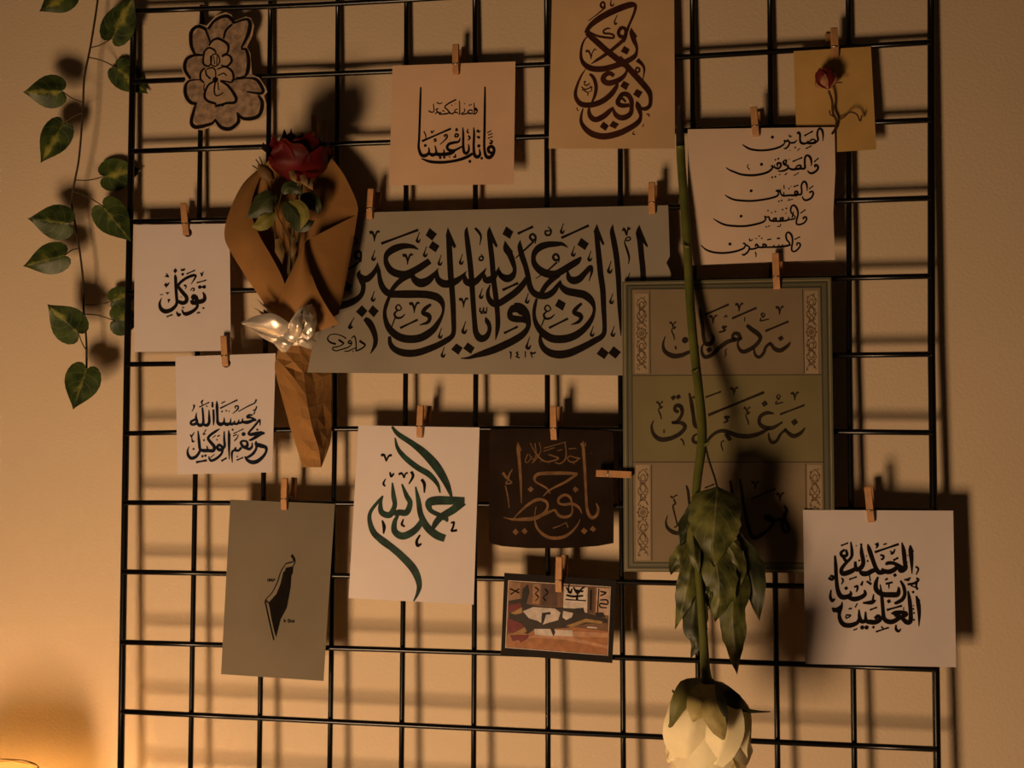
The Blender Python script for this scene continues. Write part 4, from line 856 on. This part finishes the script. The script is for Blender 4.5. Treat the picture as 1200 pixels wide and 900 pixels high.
for pts, w in (([(820,808,-.134),(813,838,-.1475),(808,865,-.148),(805,889,-.139)], [10,26,31,33,32,27,17]), ([(847,812,-.138),(851,842,-.149),(847,870,-.150),(838,896,-.142)], [7,17,21,23,21,17,10]),
               ([(864,828,-.128),(869,852,-.132),(867,878,-.130),(871,898,-.122)], [4,9,10,9,8,5]), ([(801,874,-.132),(791,884,-.130),(782,893,-.126)], [6,6,2])):
    leaf(wr, 'petal', pts, w, w, WPET, .42, .001, 5, 5, int(w[1]))
SEP = mat('white_rose_sepal', (.13, .125, .035), .55, .35, 60); SEPD = mat('white_rose_sepal_dark', (.022, .024, .009), .6, .35, 60)
link('calyx', MB().blob(P(828.5, 806, -.108), (.0105, .0105, .0085), 12), SEPD, wr)
def ribbon(name, pts, w, m, parent, fold=.3, seed=0): return leaf(parent, name, pts, w, w, m, fold, .0005, 3, 4, seed)
SEPL = mat('white_rose_sepal_pale', (.33, .27, .10), .55, .4, 70)
ribbon('sepal', [(823,801,-.121),(806,808,-.142),(795,826,-.150),(787,848,-.144),(780,862,-.134)], [7,13,10,3,1], SEP, wr)
ribbon('sepal', [(826,802,-.124),(820,818,-.152),(816,834,-.158),(812,846,-.156)], [8,15,12,1], SEPL, wr, .2)
ribbon('sepal', [(831,803,-.124),(833,822,-.156),(837,840,-.164),(844,856,-.163),(848,867,-.160)], [7,12,13,9,1.5], SEPL, wr, .2)
ribbon('sepal', [(834,804,-.120),(848,812,-.142),(862,822,-.146),(874,832,-.138),(890,834,-.130),(903,834,-.128)], [6,10,9,3,1.4,.6], SEPD, wr)
ribbon('sepal', [(835,805,-.126),(842,820,-.155),(848,838,-.163),(850,860,-.160)], [6,8,6,.5], SEPD, wr)
ribbon('sepal', [(822,803,-.114),(812,800,-.122),(802,811,-.124),(790,811,-.122),(788,808,-.121)], [5,6,4,1.5,.5], SEPD, wr)

# --- kraft paper wrap with foil bow
KRAFT = mat('kraft_paper', (.30, .148, .043), .75, .12, 25, bump=.45, bscale=28)
FOIL = mat('cream_foil', (.80, .72, .62), .34, .08, 60, bump=.4, bscale=45, metal=.6)
kw = thing('kraft_bouquet_wrap', 'brown kraft paper cone twisted shut below a shiny cream foil bow', 'wrapping paper', P(345, 180, -.010))
def loft(a, b, n=7, bulge=0.0, m=5, jit=0.0, seed=0):
    r = random.Random(seed); A = cat_rom(a, m); Bc = cat_rom(b, m); k = min(len(A), len(Bc)); rows_ = []
    for i in range(k):
        row = []
        for j in range(n+1):
            f = j/n; q = A[i]*(1-f)+Bc[i]*f; d = q[2]-bulge*math.sin(PI*f)*math.sin(PI*min(1, .15+.85*i/(k-1)))
            if jit and 0 < j < n: d += jit*(r.random()-.5)
            row.append(P(q[0], q[1], d))
        rows_.append(row)
    return MB().grid(rows_)
link('back_sheet', loft([(332,170,-.0125),(313,190,-.014),(290,222,-.018),(284,250,-.022),(304,295,-.024),(330,340,-.027)], [(370,170,-.0125),(389,186,-.014),(408,214,-.019),(419,251,-.026),(388,275,-.029),(342,342,-.030)], 10, -.0035), KRAFT, kw, solid=.0003)
link('left_flap', loft([(313,190,-.011),(285,215,-.017),(268,250,-.024),(263,277,-.028),(272,298,-.032),(292,330,-.037),(308,354,-.040),(322,384,-.040)], [(313.5,191,-.0115),(299,222,-.024),(294,247,-.033),(303,274,-.040),(319,302,-.044),(332,328,-.047),(336,350,-.048),(340,384,-.044)], 7, .005), KRAFT, kw, solid=.0003)
link('right_flap', loft([(355,284,-.050),(359,312,-.049),(366,340,-.046),(375,360,-.043),(384,374,-.040)], [(419,251,-.025),(413,288,-.027),(406,325,-.030),(401.5,348,-.032),(397,368,-.036)], 8, .003), KRAFT, kw, solid=.0003)
link('front_fold', loft([(356,284,-.053),(343,313,-.054),(328,348,-.053),(328,372,-.050),(352,396,-.045)], [(357.5,284,-.053),(362,310,-.056),(371,337,-.056),(384,361,-.051),(397,379.5,-.046)], 9, .006), KRAFT, kw, solid=.0003)
tl = [(327,405,-.026),(323.5,420,-.023),(322,434,-.021),(331,468,-.021),(340,501,-.021),(348,526,-.020),(354.5,547.5,-.018)]
tm = [(350,402,-.025),(354,425,-.0235),(357,449,-.026),(361,478,-.033),(367,505,-.031),(374,528,-.026),(376,547.5,-.0185)]
tr_ = [(366,405,-.017),(379,428,-.0105),(388.5,438,-.0095),(388,470,-.0100),(388.5,500,-.0100),(386.5,521,-.012),(377,546.5,-.018)]
link('twisted_tail', loft(tl, tm, 3, .003, 2, .006, 3), KRAFT, kw, smooth=False, solid=.0003)
link('twisted_tail', loft(tm, tr_, 3, -.001, 2, .003, 4), KRAFT, kw, smooth=False, solid=.0003)
bow = link('foil_bow', MB().blob(P(343,392,-.060), (.010, .007, .008), 8), FOIL, kw)
def bowpart(a, b, bulge, jit, sd): 
    o = link('foil_loop', loft(a, b, 8, bulge, 4, jit, sd), FOIL, kw, smooth=True, solid=.0002); return o
bowpart([(282,378,-.060),(300,370,-.066),(322,368,-.072),(346,384,-.062)], [(284,380,-.060),(304,388,-.063),(324,395,-.062),(344,395,-.060)], .005, .002, 1)
bowpart([(292,383,-.058),(308,389,-.061),(324,394,-.062),(344,395,-.060)], [(294,385,-.058),(308,396,-.059),(326,404,-.058),(342,402,-.058)], .003, .002, 4)
bowpart([(300,350,-.060),(308,361,-.062),(322,374,-.062)], [(303,352,-.060),(316,363,-.060),(330,374,-.060)], .003, .001, 2)
bowpart([(296,360,-.058),(306,368,-.060),(318,378,-.062)], [(298,361,-.058),(309,366,-.058),(322,374,-.060)], .002, .001, 3)
bowpart([(336,384,-.064),(344,370,-.072),(354,360,-.072),(365,356,-.060)], [(350,399,-.062),(364,396,-.064),(371,380,-.062),(370,362,-.056)], .004, .004, 5)
bowpart([(338,392,-.064),(343,376,-.076),(352,366,-.076)], [(350,397,-.066),(354,386,-.076),(357,372,-.072)], .005, .001, 6)
bowpart([(316,394,-.058),(322,404,-.060),(330,413,-.054)], [(342,394,-.062),(342,404,-.062),(335,413,-.056)], .004, .0015, 7)
bowpart([(344,394,-.062),(350,404,-.062),(365,410,-.054)], [(354,392,-.060),(364,396,-.060),(371,400,-.052)], .004, .0015, 8)
link('foil_band', loft([(324,386,-.042),(340,389,-.052),(358,388,-.050),(370,384,-.036)], [(326,408,-.038),(340,405,-.050),(356,405,-.048),(367,404,-.034)], 3, .002, 4, .002, 9), FOIL, kw, smooth=False)

# --- red rose inside the wrap
rr = thing('red_rose', 'deep red rose with leaves and a small bud standing in the kraft paper cone', 'rose', P(350, 214, -.032))
RED = mat('deep_red_petal', (.075, .003, .004), .5, .5, 70, bump=.2, bscale=60, spec=.14)
rc = P(349, 212, -.047); rax = [.05, -.16, 1]; k = 0
for lay, (R, L, cnt, half, close, flare) in enumerate(((.0275,.034,5,.80,1.0,.30),(.0255,.040,5,.8,.98,.22),(.0215,.043,5,.85,.92,.15),(.016,.044,4,.95,.85,.05),(.010,.044,3,1.0,.8,0))):
    for i in range(cnt):
        k += 1; link('petal', petal_mesh(rc, rax, 2*PI*i/cnt+.7*lay+.3, half, R, L*(.9+.2*((k*7)%5)/5), close, flare, base=.3, wob=.07, r=random.Random(90+k)), RED, rr, sub=1)
RSTEM = mat('red_rose_stem', (.085, .066, .020), .6, .3, 50)
RL = leaf_mat('red_rose_leaf', (.018, .026, .010), (.035, .046, .015), (.05, .06, .02), -.3, (.10, .11, .04), .5)
RLY = leaf_mat('red_rose_leaf_yellow', (.13, .12, .025), (.22, .20, .045), (.25, .22, .06), -.2, (.28, .27, .12), .5)
def twig(name, pts, r, m=RSTEM, par=rr): return link(name, MB().tube([P(*q[:2], q[2]) for q in cat_rom(pts, 4)], r, 7), m, par)
twig('stem', [(350,214,-.046),(346,250,-.042),(341,290,-.038),(337,330,-.038),(336,370,-.036)], .0016)
twig('stem', [(333,216,-.038),(328,235,-.042),(325,250,-.044),(333,268,-.044),(340,290,-.040),(338,340,-.039)], .0007)
twig('stem', [(354,216,-.036),(352,255,-.040),(347,290,-.040),(340,335,-.040)], .0008)
twig('stem', [(312,212,-.036),(320,240,-.036),(324,290,-.036),(335,335,-.038)], .0008)
link('rosebud', MB().tube([P(319,212,-.044), P(314,206,-.045), P(308,199,-.046), P(303,193,-.046)], [.003, .0068, .0062, .001], 10), mat('bud_brown', (.15, .085, .030), .6, .3, 60), rr)
for dx, dy, s_ in ((-14,-19,1),(-10,-22,2),(-18,-12,3)): twig('sepal', [(312+dx*.3,205+dy*.3,-.044),(314+dx*.8,206+dy*.8,-.044),(314+dx,206+dy,-.043)], .0006)
for pts, w, m_, sd_ in (([(324,229,-.040),(314,234,-.046),(302,246,-.046),(289,255,-.042)], [4,11,13,9,0], RL, 1),
                        ([(322,250,-.044),(313,258,-.048),(304,264,-.048),(295,266,-.046)], [3,8,9,6,0], RLY, 2),
                        ([(334,236,-.046),(342,246,-.054),(350,258,-.056),(352,272,-.054)], [4,11,13,9,0], RL, 3),
                        ([(339,235,-.052),(352,241,-.058),(357,253,-.060),(352,270,-.058)], [2,5,6,5,0], RLY, 4),
                        ([(331,226,-.044),(338,220,-.048),(347,222,-.048),(354,230,-.046)], [3,7,8,6,0], RL, 5),
                        ([(352,230,-.042),(362,234,-.046),(370,242,-.046),(374,252,-.042)], [3,9,10,6,0], RL, 6),
                        ([(340,262,-.044),(352,266,-.048),(362,262,-.048),(369,258,-.044)], [2,6,7,4,0], RL, 7)):
    leaf(rr, 'leaf', pts, w, w, m_, .3, .001, 4, 4, sd_)
for pts, w in (([(325,280,-.042),(328,294,-.046),(331,310,-.046)], [3,6,0]), ([(343,278,-.042),(344,292,-.046),(341,304,-.046)], [2,4,0])): leaf(rr, 'dry_leaf', pts, w, w, mat('dry_tan_leaf', (.20, .125, .05), .7, .2, 60), .5, .001, 3, 4)
for x, y, d in ((344,208,-.073),(357,213,-.073),(363,217,-.070)): leaf(rr, 'sepal', [(x-3,y-8,d+.004),(x,y,d),(x+4,y+6,d+.002)], [3,4,0], [3,4,0], mat('dry_tan_leaf', (.20, .125, .05)), .3)

# --- dried rosebud on the ochre paper
db = thing('dried_rosebud', 'small dried red rosebud with a twisted brown stem lying on the ochre paper', 'dried flower', P(971, 98, -.012))
DST = mat('dried_brown_stem', (.075, .030, .016), .7, .3, 90); DRD = mat('dried_red_petal', (.13, .010, .012), .6, .4, 90); DTN = mat('dried_tan_petal', (.36, .17, .085), .7, .3, 90)
dc = P(971, 104, -.0145); k = 0
for lay, (R, L, cnt, m_) in enumerate(((.0105, .0165, 5, DTN), (.0095, .0185, 4, DRD), (.007, .019, 3, DRD), (.004, .019, 2, DRD))):
    for i in range(cnt):
        k += 1; link('petal', petal_mesh(dc, [-.20, -.06, 1], 2*PI*i/cnt+.8*lay, .34 if lay == 0 else .9, R, L*(.8 if lay == 0 else 1), .8, .05, n=6, m=7, wob=.06, r=random.Random(140+k)), m_, db)
twig('stem', [(971,106,-.0140),(975,118,-.0125),(976,132,-.0110),(980,141,-.0105),(979,150,-.0105),(975,157,-.0115)], .0011, DST, db)
twig('stem', [(980,141,-.0105),(988,138,-.012),(996,131.5,-.014),(1004,134,-.014),(1008,142,-.013),(1010,135,-.013)], .0007, DST, db)
twig('stem', [(972,99,-.014),(980,97,-.016),(987,96.5,-.016)], .0006, DST, db); twig('stem', [(978,137,-.011),(973,134,-.013),(972,129,-.013)], .0006, DST, db)

# ------------------------------------------------------------------ lamp at the lower left, only its shade top shows
lx, lz = None, None
lc = P(-20, 907, -.066)
lw = world(lc)
lamp = thing('lamp', 'glowing cream lampshade with a scalloped rim in the lower left corner', 'lamp', (lc[0], lc[1], 0))
lamp.location = (lw[0], lw[1], 0); lamp['_o'] = [float(lw[0]), float(lw[1]), 0.0]
def raw(name, vs, fs, m, parent, smooth=True):
    me = bpy.data.meshes.new(name); me.from_pydata([tuple(v) for v in vs], [], fs); me.materials.append(m)
    if smooth: me.polygons.foreach_set('use_smooth', [True]*len(me.polygons))
    o = bpy.data.objects.new(name, me); COL.objects.link(o); o.parent = parent; return o
def lathe(prof, n=48, scal=0.0):
    vs = [(r*math.cos(2*PI*i/n), r*math.sin(2*PI*i/n), z+(scal*abs(math.sin(12*PI*i/n)) if j == len(prof)-1 else 0)) for j, (r, z) in enumerate(prof) for i in range(n)]
    return vs, [(j*n+i, j*n+(i+1) % n, (j+1)*n+(i+1) % n, (j+1)*n+i) for j in range(len(prof)-1) for i in range(n)]
zt = float(lw[2])
ms = bpy.data.materials.new('lampshade_fabric'); ms.use_nodes = True; nt = ms.node_tree; nt.nodes.clear()
o_ = nt.nodes.new('ShaderNodeOutputMaterial'); tl_ = nt.nodes.new('ShaderNodeBsdfTranslucent'); df = nt.nodes.new('ShaderNodeBsdfDiffuse'); mx = nt.nodes.new('ShaderNodeMixShader')
nz = nt.nodes.new('ShaderNodeTexNoise'); nz.inputs['Scale'].default_value = 120; rp = nt.nodes.new('ShaderNodeValToRGB')
rp.color_ramp.elements[0].color = (.84, .70, .46, 1); rp.color_ramp.elements[1].color = (.92, .80, .58, 1); nt.links.new(nz.outputs[0], rp.inputs[0])
nt.links.new(rp.outputs[0], tl_.inputs[0]); nt.links.new(rp.outputs[0], df.inputs[0]); mx.inputs[0].default_value = .55
nt.links.new(tl_.outputs[0], mx.inputs[1]); nt.links.new(df.outputs[0], mx.inputs[2]); nt.links.new(mx.outputs[0], o_.inputs[0])
LR = 60/1215
raw('lamp_shade', *lathe([(LR*1.7, zt-.16), (LR*1.35, zt-.08), (LR, zt-.002)], 96, .0016), ms, lamp)
raw('added_light_stop', *lathe([(0, zt-.020), (LR*1.08, zt-.020)], 48), ms, lamp)  # disc added below the rim so no lamp light escapes upward
raw('rim_trim', *lathe([(LR*1.02, zt-.004), (LR*1.04, zt-.002), (LR*1.02, zt), (LR*1.0, zt-.002), (LR*1.02, zt-.004)], 96), mat('rim_trim', (.62, .42, .20), .8, .2, 80), lamp)
raw('pole', *lathe([(.0, zt-.17), (.009, zt-.17), (.009, .03), (.012, .03)], 16), mat('lamp_brass', (.45, .30, .12), .35, .1, 30, metal=1), lamp)
raw('foot', *lathe([(.012, .032), (.12, .022), (.125, 0), (0, 0)], 40), mat('lamp_brass', (.45, .30, .12)), lamp)
be = bpy.data.materials.new('warm_bulb'); be.use_nodes = True; e_ = be.node_tree.nodes['Principled BSDF']
e_.inputs['Emission Color'].default_value = (1, .62, .28, 1); e_.inputs['Emission Strength'].default_value = 165
bv, bf = lathe([(.001, zt-.13), (.012, zt-.125), (.018, zt-.105), (.012, zt-.088), (.001, zt-.085)], 20)
raw('bulb', bv, bf, be, lamp)

# tidy: helper properties are not part of the scene
for o in bpy.data.objects:
    if '_o' in o: del o['_o']
